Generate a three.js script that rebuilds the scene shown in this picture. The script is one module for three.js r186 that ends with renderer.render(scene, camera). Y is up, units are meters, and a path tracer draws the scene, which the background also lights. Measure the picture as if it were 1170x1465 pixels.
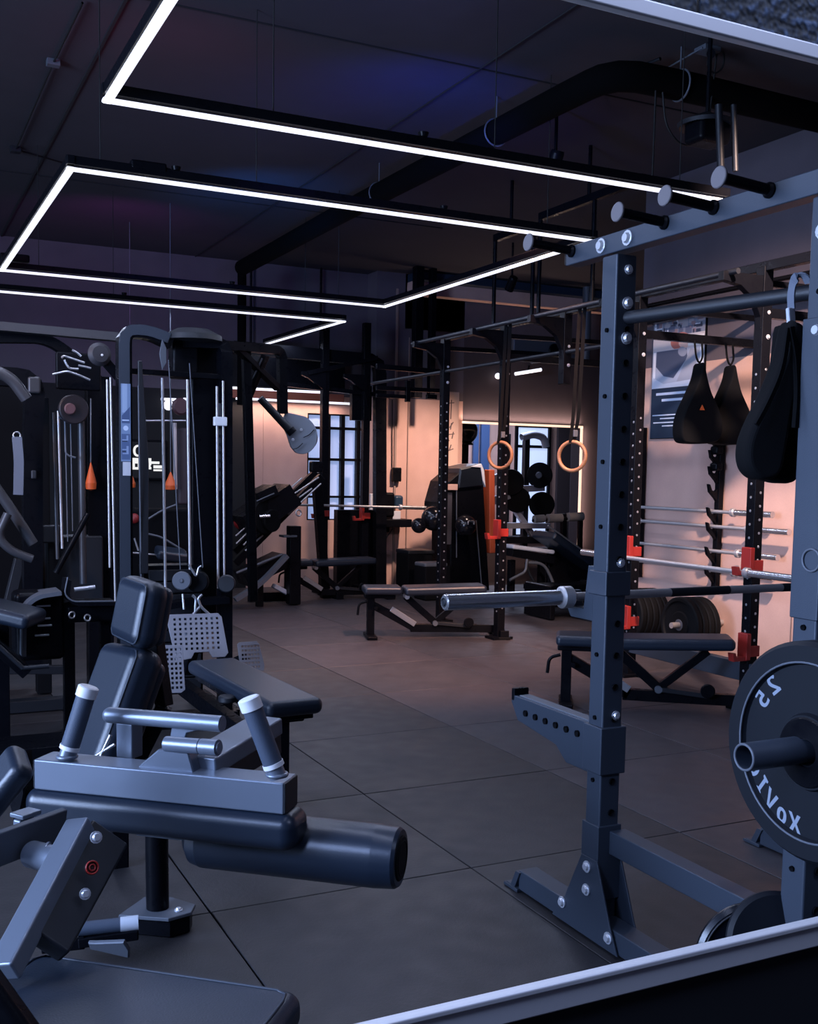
import * as THREE from 'three';
import { RoundedBoxGeometry } from 'three/addons/geometries/RoundedBoxGeometry.js';
import { mergeGeometries } from 'three/addons/utils/BufferGeometryUtils.js';
import { RectAreaLightUniformsLib } from 'three/addons/lights/RectAreaLightUniformsLib.js';
import { ImprovedNoise } from 'three/addons/math/ImprovedNoise.js';

// ------------------------------------------------------------------ camera, background, exposure, large lights
const scene = new THREE.Scene();
scene.background = new THREE.Color(0x010204);
const renderer = new THREE.WebGLRenderer({ antialias: true });
renderer.toneMapping = THREE.LinearToneMapping;
renderer.toneMappingExposure = 1.0;
renderer.shadowMap.enabled = true;
renderer.shadowMap.type = THREE.PCFSoftShadowMap;
RectAreaLightUniformsLib.init();

const camera = new THREE.PerspectiveCamera(55.34, 1170 / 1600, 0.05, 60);   // the lens is shifted: the frame is the upper 1465 of 1600 rows
camera.rotation.order = 'YXZ';
camera.position.set(-2.9535, 1.4798, 3.387);
camera.rotation.set(-0.08183, -0.45859, 0.0167);
camera.setViewOffset(1170, 1600, 0, 0, 1170, 1465);
scene.add(camera);

function areaLight([x, y, z], [tx, ty, tz], w, h, color, intensity) {
  const l = new THREE.RectAreaLight(color, intensity, w, h);
  l.position.set(x, y, z); l.lookAt(tx, ty, tz); scene.add(l);
  return l;
}
// daylight through the window band of the left wall (the glowing panes stand just behind)
areaLight([-6.86, 2.0, 0.45], [0, 2.0, 0.45], 2.4, 2.3, 0xa9c2f2, 40);
// added unseen cool light behind and left of the camera, bluing the near floor
areaLight([-6.0, 3.5, 3.2], [-1.0, 0.0, 0.6], 0.8, 1.4, 0xa3bcf6, 55);
areaLight([-6.86, 2.0, -7.2], [0, 2.0, -7.2], 3.6, 2.3, 0xa9c2f2, 1.5);
// warm tone of halo, bulkhead and added spots; cool tone of ceiling lamps
const WARM = 0xffd8c6, COOL = 0xd0dbff;

// ------------------------------------------------------------------ helpers
let seed = 7;
const rnd = () => { seed = (seed * 16807) % 2147483647; return seed / 2147483647; };
const V = (a) => new THREE.Vector3(a[0], a[1], a[2]);
const add = (a, b) => [a[0] + b[0], a[1] + b[1], a[2] + b[2]];
const mix = (a, b, t) => [a[0] + (b[0] - a[0]) * t, a[1] + (b[1] - a[1]) * t, a[2] + (b[2] - a[2]) * t];
function clean(g) {
  let n = g.index ? g.toNonIndexed() : g;
  for (const k of Object.keys(n.attributes)) if (!['position', 'normal', 'uv'].includes(k)) n.deleteAttribute(k);
  if (!n.attributes.normal) n.computeVertexNormals();
  n.morphAttributes = {};
  return n;
}
function metreUV(g) {                                             // uv in metres from the face's main direction
  const p = g.attributes.position, uv = new Float32Array(p.count * 2);
  const a = new THREE.Vector3(), b = new THREE.Vector3(), c = new THREE.Vector3();
  for (let i = 0; i < p.count; i += 3) {
    a.fromBufferAttribute(p, i); b.fromBufferAttribute(p, i + 1); c.fromBufferAttribute(p, i + 2);
    const n = b.clone().sub(a).cross(c.clone().sub(a)), ax = Math.abs(n.x), ay = Math.abs(n.y), az = Math.abs(n.z);
    [a, b, c].forEach((q, k) => {
      const [u, v] = ay >= ax && ay >= az ? [q.x, q.z] : ax >= az ? [q.z, q.y] : [q.x, q.y];
      uv[(i + k) * 2] = u; uv[(i + k) * 2 + 1] = v;
    });
  }
  g.setAttribute('uv', new THREE.BufferAttribute(uv, 2));
  return g;
}
const join = (list, keepUV) => { const l = (Array.isArray(list) ? list : [list]).flat(9).map(clean); const g = l.length > 1 ? mergeGeometries(l) : l[0]; return keepUV ? g : metreUV(g); };
function frameMatrix(a, b, up = [0, 1, 0]) {                      // z runs from a to b, y as near to up as it can
  const z = V(b).sub(V(a)).normalize(); let y = V(up);
  if (Math.abs(y.dot(z)) > 0.99) y = new THREE.Vector3(0, 0, 1);
  const x = y.clone().cross(z).normalize(); y = z.clone().cross(x);
  const m = new THREE.Matrix4().makeBasis(x, y, z); m.setPosition(V(a).add(V(b)).multiplyScalar(0.5));
  return m;
}
const len = (a, b) => V(a).distanceTo(V(b));
const rbox = (w, h, d, r = 0.004, s = 1) => new RoundedBoxGeometry(w, h, d, s, Math.min(r, w * 0.49, h * 0.49, d * 0.49));
function box(c, [w, h, d], r = 0.004, ry = 0, s = 1) { const g = rbox(w, h, d, r, s); if (ry) g.rotateY(ry); return g.translate(c[0], c[1], c[2]); }
function bar(a, b, w, h, up, r = 0.004, s = 1) { return rbox(w, h, len(a, b), r, s).applyMatrix4(frameMatrix(a, b, up)); }
function rod(a, b, r, r2 = r, seg = 16) { return new THREE.CylinderGeometry(r2, r, len(a, b), seg).rotateX(Math.PI / 2).applyMatrix4(frameMatrix(a, b)); }
function knob(c, r, seg = 14) { return new THREE.SphereGeometry(r, seg, Math.max(8, seg * 0.7 | 0)).translate(c[0], c[1], c[2]); }
function pathOf(pts, bend) {                                      // straight runs joined by rounded bends
  const p = pts.map(V), path = new THREE.CurvePath(); let from = p[0];
  for (let i = 1; i < p.length - 1; i++) {
    const d1 = p[i - 1].clone().sub(p[i]), d2 = p[i + 1].clone().sub(p[i]), k = Math.min(bend, d1.length() * 0.48, d2.length() * 0.48);
    const s = p[i].clone().addScaledVector(d1.normalize(), k), e = p[i].clone().addScaledVector(d2.normalize(), k);
    if (from.distanceTo(s) > 1e-4) path.add(new THREE.LineCurve3(from, s));
    path.add(new THREE.QuadraticBezierCurve3(s, p[i], e)); from = e;
  }
  path.add(new THREE.LineCurve3(from, p[p.length - 1]));
  return path;
}
function pipe(pts, r, bend = 0.06, n = 40, seg = 10) { return new THREE.TubeGeometry(pathOf(pts, bend), n, r, seg, false); }
function strap(pts, w, h, side = [0, 0, 1], bend = 0.06, n = 36) { // flat or square section swept along a path, its width kept along side
  const path = pathOf(pts, bend), s = V(side).normalize(), pos = [], idx = [];
  for (let i = 0; i <= n; i++) {
    const p = path.getPointAt(i / n), t = path.getTangentAt(i / n), x = s.clone().addScaledVector(t, -s.dot(t)).normalize(), y = t.clone().cross(x);
    for (const [u, v] of [[-1, -1], [1, -1], [1, 1], [-1, 1]]) { const q = p.clone().addScaledVector(x, u * w / 2).addScaledVector(y, v * h / 2); pos.push(q.x, q.y, q.z); }
  }
  for (let i = 0; i < n; i++) for (let k = 0; k < 4; k++) { const a = i * 4 + k, b = i * 4 + (k + 1) % 4, c = a + 4, d = b + 4; idx.push(a, b, c, b, d, c); }
  idx.push(0, 2, 1, 0, 3, 2); const e = n * 4; idx.push(e, e + 1, e + 2, e, e + 2, e + 3);
  let g = new THREE.BufferGeometry(); g.setAttribute('position', new THREE.Float32BufferAttribute(pos, 3)); g.setIndex(idx);
  g = g.toNonIndexed(); g.computeVertexNormals(); g.setAttribute('uv', new THREE.Float32BufferAttribute(new Float32Array(g.attributes.position.count * 2), 2));
  return g;
}
function slab(outline, thick, m, holes = [], bevel = 0.003) {      // an outline in its own plane, given thickness, then placed
  const s = new THREE.Shape(outline.map(([x, y]) => new THREE.Vector2(x, y)));
  for (const h of holes) s.holes.push(h);
  const g = new THREE.ExtrudeGeometry(s, { depth: Math.max(0.001, thick - 2 * bevel), bevelEnabled: bevel > 0, bevelThickness: bevel, bevelSize: bevel, bevelSegments: 1, curveSegments: 10 });
  g.translate(0, 0, -thick / 2 + bevel);
  if (m) g.applyMatrix4(m);
  return g;
}
function basis(o, x, y) { const X = V(x).normalize(), Z = X.clone().cross(V(y)).normalize(), Y = Z.clone().cross(X); return new THREE.Matrix4().makeBasis(X, Y, Z).setPosition(V(o)); }
function circleHole(x, y, r) { const h = new THREE.Path(); h.absellipse(x, y, r, r, 0, Math.PI * 2, true); return h; }
function rectHole(x, y, w, h) { const p = new THREE.Path(); p.moveTo(x - w / 2, y - h / 2); p.lineTo(x - w / 2, y + h / 2); p.lineTo(x + w / 2, y + h / 2); p.lineTo(x + w / 2, y - h / 2); p.closePath(); return p; }
const hull = (pts) => pts;
function pad(c, along, up, [l, t, w], r = 0.03) {                  // upholstered cushion: long axis, face normal, length / thickness / width
  const Z = V(along).normalize(), X = V(up).cross(Z).normalize(), Y = Z.clone().cross(X);
  return new RoundedBoxGeometry(w, t, l, 4, Math.min(r, t * 0.48)).applyMatrix4(new THREE.Matrix4().makeBasis(X, Y, Z).setPosition(V(c)));
}
function piping(c, along, up, [l, t, w], r = 0.0035) {             // raised seam that runs round the face of a cushion
  const Z = V(along).normalize(), X = V(up).cross(Z).normalize(), Y = Z.clone().cross(X), out = [];
  const P = (x, z) => { const q = V(c).addScaledVector(X, x).addScaledVector(Z, z).addScaledVector(Y, t); return [q.x, q.y, q.z]; };
  const k = 0.03, a = l / 2, b = w / 2, pts = [];
  for (const [sx, sz, a0] of [[1, 1, 0], [-1, 1, 1], [-1, -1, 2], [1, -1, 3]]) for (let i = 0; i <= 4; i++) { const th = (a0 + i / 4) * Math.PI / 2; pts.push(V(P(sx * (b - k) + k * Math.cos(th), sz * (a - k) + k * Math.sin(th)))); }
  return new THREE.TubeGeometry(new THREE.CatmullRomCurve3(pts, true, 'catmullrom', 0.1), 60, r, 6, true);
}
function disc(c, axis, r, t, seg = 40, hole = 0, lip = 0.006) {    // turned disc about an axis
  const pr = [[hole, -t / 2], [r - lip, -t / 2], [r, -t / 2 + lip], [r, t / 2 - lip], [r - lip, t / 2], [hole, t / 2]].map(([x, y]) => new THREE.Vector2(x, y));
  if (hole) pr.push(pr[0].clone());
  return turned(pr, c, axis, seg);
}
function turned(pr, c, axis, seg = 40) {
  const m = new THREE.Matrix4().makeRotationFromQuaternion(new THREE.Quaternion().setFromUnitVectors(new THREE.Vector3(0, 1, 0), V(axis).normalize())).setPosition(V(c));
  let g = new THREE.LatheGeometry(pr, seg).toNonIndexed(); g.computeVertexNormals();
  const p = g.attributes.position, n = g.attributes.normal;          // smooth round the axis, crisp across the profile
  for (let i = 0; i < p.count; i++) { const a = new THREE.Vector3().fromBufferAttribute(n, i), h = Math.hypot(a.x, a.z), x = p.getX(i), z = p.getZ(i), q = Math.hypot(x, z); if (q > 1e-5 && h > 1e-4) { const sg = a.x * x + a.z * z > 0 ? 1 : -1; n.setXYZ(i, sg * h * x / q, a.y, sg * h * z / q); } }
  return g.applyMatrix4(m);
}
function torus(c, axis, R, r, n = 36, k = 10) { return new THREE.TorusGeometry(R, r, k, n).applyQuaternion(new THREE.Quaternion().setFromUnitVectors(new THREE.Vector3(0, 0, 1), V(axis).normalize())).translate(c[0], c[1], c[2]); }
function bolt(c, n, r = 0.013) {                                   // washer and domed head
  const N = V(n).normalize(), e = V(c).addScaledVector(N, r * 0.35), f = V(c).addScaledVector(N, r * 0.9);
  return [rod(c, [e.x, e.y, e.z], r * 1.35, r * 1.35, 12), rod([e.x, e.y, e.z], [f.x, f.y, f.z], r, r * 0.75, 10)];
}
const used = {};
const numbered = (n) => { const k = used[n] = (used[n] ?? -1) + 1; return k ? `${n}_${String(k).padStart(3, '0')}` : n; };
function tag(o, label, category, group, kind) {
  if (label) o.userData.label = label;
  if (category) o.userData.category = category;
  if (group) o.userData.group = group;
  if (kind) o.userData.kind = kind;
  return o;
}
function thing(name, label, category, at = [0, 0, 0], group) {
  const o = new THREE.Group(); o.name = numbered(name); o.position.set(...at); scene.add(o);
  return tag(o, label, category, group);
}
function originOf(o) { const p = new THREE.Vector3(); for (let q = o; q && q !== scene; q = q.parent) p.add(q.position); return p; }
function part(parent, name, geos, mat, label, keepUV) {            // geometry is given in room coordinates
  const g = join(geos, keepUV), o = originOf(parent); g.translate(-o.x, -o.y, -o.z);
  const m = new THREE.Mesh(g, mat); m.name = name; m.castShadow = m.receiveShadow = true; parent.add(m);
  if (label) m.userData.label = label;
  return m;
}
function single(name, label, category, geos, mat, group, keepUV) { // a thing that is one mesh
  const m = new THREE.Mesh(join(geos, keepUV), mat); m.geometry.computeBoundingBox();
  const b = m.geometry.boundingBox, c = [(b.min.x + b.max.x) / 2, b.min.y, (b.min.z + b.max.z) / 2];
  m.geometry.translate(-c[0], -c[1], -c[2]); m.position.set(...c);
  m.name = numbered(name); m.castShadow = m.receiveShadow = true; scene.add(m);
  return tag(m, label, category, group);
}
function struct(name, geos, mat, keepUV) { const m = new THREE.Mesh(join(geos, keepUV), mat); m.name = name; m.castShadow = m.receiveShadow = true; m.userData.kind = 'structure'; scene.add(m); return m; }
function structGroup(name) { const o = new THREE.Group(); o.name = name; o.userData.kind = 'structure'; scene.add(o); return o; }
function dup(root, at, label, ry = 0) { const r = root.clone(); r.name = numbered(root.name.replace(/_\d{3}$/, '')); r.position.set(...at); r.rotation.y = ry; r.userData = { ...root.userData, label }; scene.add(r); return r; }

// ------------------------------------------------------------------ materials
const noise = new ImprovedNoise();
function dataTexture(n, f, srgb, repeat) {
  const d = new Uint8Array(n * n * 4);
  for (let y = 0; y < n; y++) for (let x = 0; x < n; x++) { const c = f(x / n, y / n, x, y), i = (y * n + x) * 4; for (let k = 0; k < 3; k++) d[i + k] = Math.max(0, Math.min(255, (Array.isArray(c) ? c[k] : c) * 255)); d[i + 3] = 255; }
  const t = new THREE.DataTexture(d, n, n); t.wrapS = t.wrapT = THREE.RepeatWrapping; t.magFilter = THREE.LinearFilter; t.minFilter = THREE.LinearMipmapLinearFilter; t.generateMipmaps = true;
  if (srgb) t.colorSpace = THREE.SRGBColorSpace;
  t.repeat.set(repeat, repeat); t.needsUpdate = true; return t;
}
function tileNoise(u, v, k, z) {                                   // noise that repeats every unit
  const a = noise.noise(u * k, v * k, z), b = noise.noise((u - 1) * k, v * k, z), c = noise.noise(u * k, (v - 1) * k, z), d = noise.noise((u - 1) * k, (v - 1) * k, z);
  return (a * (1 - u) + b * u) * (1 - v) + (c * (1 - u) + d * u) * v;
}
const grain = [...Array(512 * 512)].map(() => rnd());
const rubberMap = dataTexture(512, (u, v, x, y) => { const s = grain[y * 512 + x], n = tileNoise(u, v, 5, 1) * 0.1 + tileNoise(u, v, 17, 2) * 0.07; const k = 0.80 + n + (s > 0.985 ? 0.2 : (s - 0.5) * 0.12); return [k, k, k]; }, true, 1);
const rubberBump = dataTexture(256, (u, v, x, y) => 0.5 + (grain[y * 512 + x] - 0.5) * 0.5 + tileNoise(u, v, 30, 3) * 0.4, false, 2);
const rubberRough = dataTexture(256, (u, v) => { const k = 0.74 + tileNoise(u, v, 4, 5) * 0.22 + tileNoise(u, v, 15, 9) * 0.16; return [k, k, k]; }, false, 0.7);
const hide = dataTexture(256, (u, v) => { const a = Math.abs(tileNoise(u, v, 26, 4)), b = Math.abs(tileNoise(u, v, 55, 6)); return 0.35 + Math.min(a, 0.35) + Math.min(b, 0.3) * 0.6; }, false, 5);
const powder = dataTexture(256, (u, v, x, y) => 0.5 + tileNoise(u, v, 60, 7) * 0.5 + (grain[y * 512 + x] - 0.5) * 0.2, false, 6);
const wear = dataTexture(256, (u, v) => { const k = 0.42 + tileNoise(u, v, 6, 8) * 0.25 + tileNoise(u, v, 23, 3) * 0.18; return [k, k, k]; }, false, 2);
const plaster = dataTexture(512, (u, v, x, y) => { const k = 0.93 + tileNoise(u, v, 4, 11) * 0.06 + tileNoise(u, v, 14, 12) * 0.05 + (grain[y * 512 + x] - 0.5) * 0.03; return [k, k * (0.995 + tileNoise(u, v, 3, 15) * 0.02), k]; }, true, 0.5);
const pebble = dataTexture(512, (u, v) => { const a = tileNoise(u, v, 44, 21), b = tileNoise(u, v, 90, 22); const k = 0.36 + Math.max(0, a) * 1.5 + b * 0.5; return [k * 0.85, k * 0.95, k]; }, true, 1.3);
const pebbleBump = dataTexture(512, (u, v) => 0.5 + tileNoise(u, v, 44, 21) * 0.8 + tileNoise(u, v, 90, 22) * 0.4, false, 1.3);
const woodMap = dataTexture(256, (u, v) => { const k = 0.85 + tileNoise(u, v, 3, 31) * 0.12 + Math.sin(v * 120 + tileNoise(u, v, 4, 32) * 8) * 0.06; return [k, k * 0.95, k * 0.9]; }, true, 4);
const std = (color, roughness, metalness = 0, extra = {}) => new THREE.MeshStandardMaterial({ color, roughness, metalness, ...extra });
const phys = (color, roughness, spec, extra = {}) => new THREE.MeshPhysicalMaterial({ color, roughness, specularIntensity: spec, ...extra });
const M = {
  black: phys(0x0a0b10, 0.8, 0.2, { bumpMap: powder, bumpScale: 0.0003, roughnessMap: wear }),
  blackMatte: phys(0x07080c, 0.8, 0.2),
  dark: std(0x14171e, 0.5, 0.1, { bumpMap: powder, bumpScale: 0.0003 }),
  rack: std(0x343c48, 0.45, 0.25, { bumpMap: powder, bumpScale: 0.0003 }),
  grey: std(0x757d8a, 0.36, 0.5, { bumpMap: powder, bumpScale: 0.00015 }),
  greyDull: std(0x565b64, 0.55, 0.3),
  silver: std(0xc3c6cc, 0.35, 0.85),
  chrome: std(0xd6d4d6, 0.24, 0.9),
  steel: std(0xb4b1b2, 0.36, 0.55),
  bolt: std(0xd0d3da, 0.35, 0.6),
  vinyl: std(0x18212e, 0.4, 0.0, { bumpMap: hide, bumpScale: 0.0004 }),
  vinylGloss: std(0x18212e, 0.33, 0.0, { bumpMap: hide, bumpScale: 0.0002 }),
  seam: std(0x2a313c, 0.45),
  grip: std(0x3a4454, 0.62, 0, { bumpMap: powder, bumpScale: 0.0006 }),
  rubber: phys(0x06070a, 0.7, 0.3, { bumpMap: powder, bumpScale: 0.0003 }),
  plateRubber: phys(0x0e1219, 0.55, 0.4),
  fabric: new THREE.MeshPhysicalMaterial({ color: 0x040508, roughness: 0.85, specularIntensity: 0.25, bumpMap: powder, bumpScale: 0.0006 }),
  webbing: std(0x5d6472, 0.8),
  red: std(0x96251f, 0.45),
  orange: std(0xc8551f, 0.55),
  wood: std(0x9a7254, 0.5, 0, { map: woodMap }),
  white: std(0xd9dadd, 0.5),
  pale: std(0xb9bec8, 0.55),
  alu: std(0xcfced0, 0.45, 0.35),
  mesh: std(0x85838a, 0.5, 0.25),
  beige: std(0xcfaa9c, 0.85, 0, { map: plaster }),
  upper: std(0x5d565e, 0.85, 0, { map: plaster }),
  ceiling: std(0x37343b, 0.9, 0, { map: plaster }),
  duct: new THREE.MeshPhysicalMaterial({ color: 0x040405, roughness: 0.95, specularIntensity: 0.15 }),
  cable: std(0x07080a, 0.6),
  led: new THREE.MeshStandardMaterial({ color: 0xffffff, emissive: 0xeef0ff, emissiveIntensity: 1.2, roughness: 0.6 }),
  ledWarm: new THREE.MeshStandardMaterial({ color: 0xffffff, emissive: 0xffd2b0, emissiveIntensity: 1.3, roughness: 0.6 }),
};

// ------------------------------------------------------------------ the room
const ceilY = 4.0;
const slabFloor = struct('floor', box([0.3, -0.12, -4], [15.4, 0.2, 18.4], 0), M.blackMatte);
{ // one-metre rubber tiles, each its own piece
  const geos = [0, 1, 2, 3].map((k) => { const g = clean(rbox(0.995, 0.02, 0.995, 0.003)); metreUV(g); const uv = g.attributes.uv; for (let i = 0; i < uv.count; i++) uv.setXY(i, uv.getX(i) + k * 0.31 + 0.5, uv.getY(i) + k * 0.57 + 0.5); return g; });
  const tints = [0x2e2c30, 0x323033, 0x434147, 0x48444a].map((c) => std(c, 0.72, 0, { map: rubberMap, bumpMap: rubberBump, bumpScale: 0.0008, roughnessMap: rubberRough }));  // lighter tints paint reflected light on the right-hand tiles
  let n = 0;
  const lay = (i, j) => {
    const t = new THREE.Mesh(geos[(i * 3 + j * 5 + 60) % 4], tints[Math.max(0, Math.min(3, (i >= 0 ? 2 : 0) + ((i * 7 + j * 3 + 70) % 2)))]);
    t.position.set(i + 0.5 + (rnd() - 0.5) * 0.002, -0.01 + (rnd() - 0.5) * 0.001, j + 0.5); t.name = n ? `tile_${String(n).padStart(3, '0')}` : 'tile'; n++;
    t.castShadow = t.receiveShadow = true; slabFloor.add(t);
  };
  for (let j = -11; j < 2; j++) for (let i = -5; i < 3; i++) if (!(j < -9 && i < 0)) lay(i, j);
  for (let j = -10; j < -4; j++) for (let i = 3; i < 7; i++) lay(i, j);
}
struct('ceiling', box([0.3, ceilY + 0.1, -4], [15.4, 0.2, 18.4], 0), M.ceiling);
{ // recessed joints of the ceiling boards: thin battens
  struct('trim_1', [box([-1.72, ceilY - 0.004, -5], [0.02, 0.012, 13], 0.002), box([0.45, ceilY - 0.004, -5], [0.012, 0.01, 13], 0.002), box([-1.2, ceilY - 0.004, -2.62], [7, 0.01, 0.014], 0.002), box([-1.2, ceilY - 0.004, -6.6], [7, 0.01, 0.014], 0.002)], std(0x131217, 0.8));
}
const splitY = 2.42;                                               // pale paint below, grey paint above
function twoTone(name, x0, x1, z0, z1, y0 = 0, y1 = ceilY) {
  const cx = (x0 + x1) / 2, cz = (z0 + z1) / 2, w = Math.abs(x1 - x0), d = Math.abs(z1 - z0);
  const g = structGroup(name);
  if (y0 < splitY) part(g, 'lower_panel', box([cx, (y0 + Math.min(splitY, y1)) / 2, cz], [w, Math.min(splitY, y1) - y0, d], 0), M.beige);
  if (y1 > splitY) part(g, 'upper_panel', box([cx, (Math.max(splitY, y0) + y1) / 2, cz], [w, y1 - Math.max(splitY, y0), d], 0), M.upper);
  return g;
}
struct('wall_left', [box([-7.05, ceilY / 2, -10.2], [0.1, ceilY, 2.2], 0), box([-7.05, 0.4, -4], [0.1, 0.8, 11], 0), box([-7.05, 3.6, -4], [0.1, 0.8, 11], 0), box([-7.05, 2, -3.1], [0.1, 2.4, 4.6], 0), box([-7.05, 2, 1.85], [0.1, 2.4, 0.3], 0)], M.upper);
{ // window bands of the left wall
  let k = 2;
  for (const [z0, z1] of [[-0.8, 1.7], [-9.05, -5.4]]) {
    const w = structGroup(`window_${k++}`);
    part(w, 'window_pane', box([-7.04, 2, (z0 + z1) / 2], [0.02, 2.4, z1 - z0], 0), new THREE.MeshStandardMaterial({ color: 0x8899bb, emissive: 0xa9c2f2, emissiveIntensity: 1.0, roughness: 0.2 }));
    for (let z = z0; z <= z1 + 0.01; z += (z1 - z0) / 4) part(w, 'window_frame', box([-7.0, 2, z], [0.08, 2.4, 0.06]), M.black);
  }
}
// far wall on the left part: pale panels left and right of a window
const farZ = -9.4;
{
  const w = structGroup('wall_far');
  const x0 = -7.1, x1 = 3.9, wx0 = [1.894, 2.208, -9.4][0], wx1 = [2.825, 2.245, -9.4][0], wy0 = 0.84, wy1 = 2.2, px0 = [1.09, 1.23, -9.4][0], px1 = [1.308, 1.232, -9.4][0];
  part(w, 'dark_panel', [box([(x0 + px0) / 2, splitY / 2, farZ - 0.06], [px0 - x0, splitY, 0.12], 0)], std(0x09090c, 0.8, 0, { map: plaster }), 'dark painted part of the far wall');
  part(w, 'lower_panel', [box([(px0 + px1) / 2, splitY / 2, farZ - 0.06], [px1 - px0 - 0.006, splitY, 0.12], 0)], M.beige);
  part(w, 'lower_panel', [box([(px1 + wx0) / 2, splitY / 2, farZ - 0.06], [wx0 - px1, splitY, 0.12], 0)], M.beige);
  part(w, 'lower_panel', [box([(wx0 + wx1) / 2, wy0 / 2, farZ - 0.06], [wx1 - wx0, wy0, 0.12], 0), box([(wx0 + wx1) / 2, (wy1 + splitY) / 2, farZ - 0.06], [wx1 - wx0, splitY - wy1, 0.12], 0), box([(wx1 + x1) / 2, splitY / 2, farZ - 0.06], [x1 - wx1, splitY, 0.12], 0)], M.beige);
  part(w, 'upper_panel', box([(x0 + x1) / 2, (splitY + ceilY) / 2, farZ - 0.06], [x1 - x0, ceilY - splitY, 0.12], 0), M.upper);
  const win = structGroup('window_1');
  part(win, 'window_pane', box([(wx0 + wx1) / 2, (wy0 + wy1) / 2, farZ - 0.1], [wx1 - wx0, wy1 - wy0, 0.01], 0), new THREE.MeshStandardMaterial({ color: 0x9fb0d0, emissive: 0x9fb4e6, emissiveIntensity: 0.7, roughness: 0.25 }));
  for (const x of [wx0, wx0 + 0.3, wx0 + 0.5, wx0 + 0.72, wx1]) part(win, 'mullion', box([x, (wy0 + wy1) / 2, farZ - 0.06], [0.055, wy1 - wy0, 0.07]), M.black);
  for (const y of [wy0, wy0 + 0.3, 1.62, 2.02, wy1]) part(win, 'glazing_bar', box([(wx0 + wx1) / 2, y, farZ - 0.06], [wx1 - wx0, y > 1.5 ? 0.035 : 0.028, 0.06]), M.black);
}
// bulkhead with two light lines across the far left, and the orange-brown band between them
{
  const t = thing('bulkhead_light', 'long dark ceiling bulkhead with two white light lines around a rust-coloured band', 'light', [1.467, 2.365, -9.25]);
  const a0 = [0.81, 2.41, -9.25], a1 = [2.326, 2.421, -9.25];
  part(t, 'band', box([(a0[0] + a1[0]) / 2, 2.39, -9.28], [a1[0] - a0[0], 0.10, 0.08]), std(0x8a4a34, 0.7));
  part(t, 'light_line', box([(a0[0] + a1[0]) / 2 - 0.1, 2.455, -9.25], [a1[0] - a0[0] - 0.3, 0.03, 0.03]), M.led);
  part(t, 'light_line', box([(a0[0] + a1[0]) / 2 + 0.1, 2.33, -9.25], [a1[0] - a0[0], 0.026, 0.03]), M.led);
  for (const k of [0.2, 0.8]) part(t, 'hanger', rod([a0[0] + (a1[0] - a0[0]) * k, 3.0, -9.31], [a0[0] + (a1[0] - a0[0]) * k, ceilY, -9.31], 0.015), M.black);
  part(t, 'housing', box([(a0[0] + a1[0]) / 2, 2.7, -9.3], [a1[0] - a0[0], 0.44, 0.16]), M.black);
  areaLight([(a0[0] + a1[0]) / 2, 2.30, -9.25], [(a0[0] + a1[0]) / 2, 0, -9.38], a1[0] - a0[0], 0.06, WARM, 34);
}
// pier of the far wall (nearer plane) and the niche wall beside it
twoTone('wall_back', 2.7, 3.97, -9.1, -9.22);
twoTone('wall_return', 2.7, 2.78, -9.22, -9.4);
struct('trim_2', [box([2.98, 1.9, -9.09], [0.03, 3.8, 0.02], 0.002), box([3.16, 1.6, -9.09], [0.012, 3.2, 0.012], 0.002)], std(0x8f7a72, 0.8));
// right wall: a pier that ends at z = -4.3
twoTone('wall_right', 3.1, 3.22, -4.3, 2.0);
struct('trim_3', [box([3.097, 1.2, -2.42], [0.008, 2.4, 0.008], 0.001), box([3.097, 1.2, -0.9], [0.008, 2.4, 0.008], 0.001)], std(0x7d6a64, 0.8));
// niche wall with the halo-lit opening into the next room
const nz = -9.1, ox0 = 3.97, ox1 = 5.86, oy0 = 0.45, oy1 = 2.14;
struct('wall_niche', [box([(ox0 + 7.8) / 2, (oy1 + 0.02 + 3.3) / 2, nz - 0.1], [7.8 - ox0, 3.3 - oy1 - 0.02, 0.2], 0), box([(ox1 + 7.8) / 2, oy1 / 2, nz - 0.1], [7.8 - ox1, oy1 + 0.04, 0.2], 0), box([(ox0 + ox1) / 2, oy0 / 2, nz - 0.1], [ox1 - ox0, oy0, 0.2], 0)], std(0x453b40, 0.8, 0, { map: plaster }));
struct('wall_clerestory', box([5.6, 3.66, nz - 0.1], [5, 0.7, 0.2], 0), M.upper);
struct('trim_4', box([5.3, 3.93, -8.9], [4.4, 0.1, 0.3]), std(0x16283c, 0.6));
struct('trim_5', box([5.3, 3.80, -8.98], [4.4, 0.16, 0.16]), M.beige);
struct('wall_room_right', box([7.85, ceilY / 2, -8], [0.1, ceilY, 8.2], 0), M.upper);
struct('wall_room_near', box([5.5, ceilY / 2, -4.24], [4.6, ceilY, 0.1], 0), M.upper);
{
  const t = thing('halo_frame', 'glowing warm edge strip round the top and right of the dark-walled opening', 'light', [5, oy1, nz]);
  part(t, 'top_strip', box([(ox0 + ox1) / 2, oy1 + 0.005, nz + 0.03], [ox1 - ox0 + 0.04, 0.03, 0.03]), M.ledWarm);
  part(t, 'side_strip', box([ox1 + 0.005, (oy0 + oy1) / 2, nz + 0.03], [0.03, oy1 - oy0, 0.03]), M.ledWarm);
  areaLight([(ox0 + ox1) / 2, oy1 + 0.03, nz + 0.06], [(ox0 + ox1) / 2, oy1 + 1.0, nz + 0.12], ox1 - ox0, 0.04, WARM, 50);
  areaLight([ox1 + 0.03, (oy0 + oy1) / 2, nz + 0.06], [ox1 + 1, (oy0 + oy1) / 2, nz + 0.12], 0.04, oy1 - oy0, WARM, 30);
}
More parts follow.
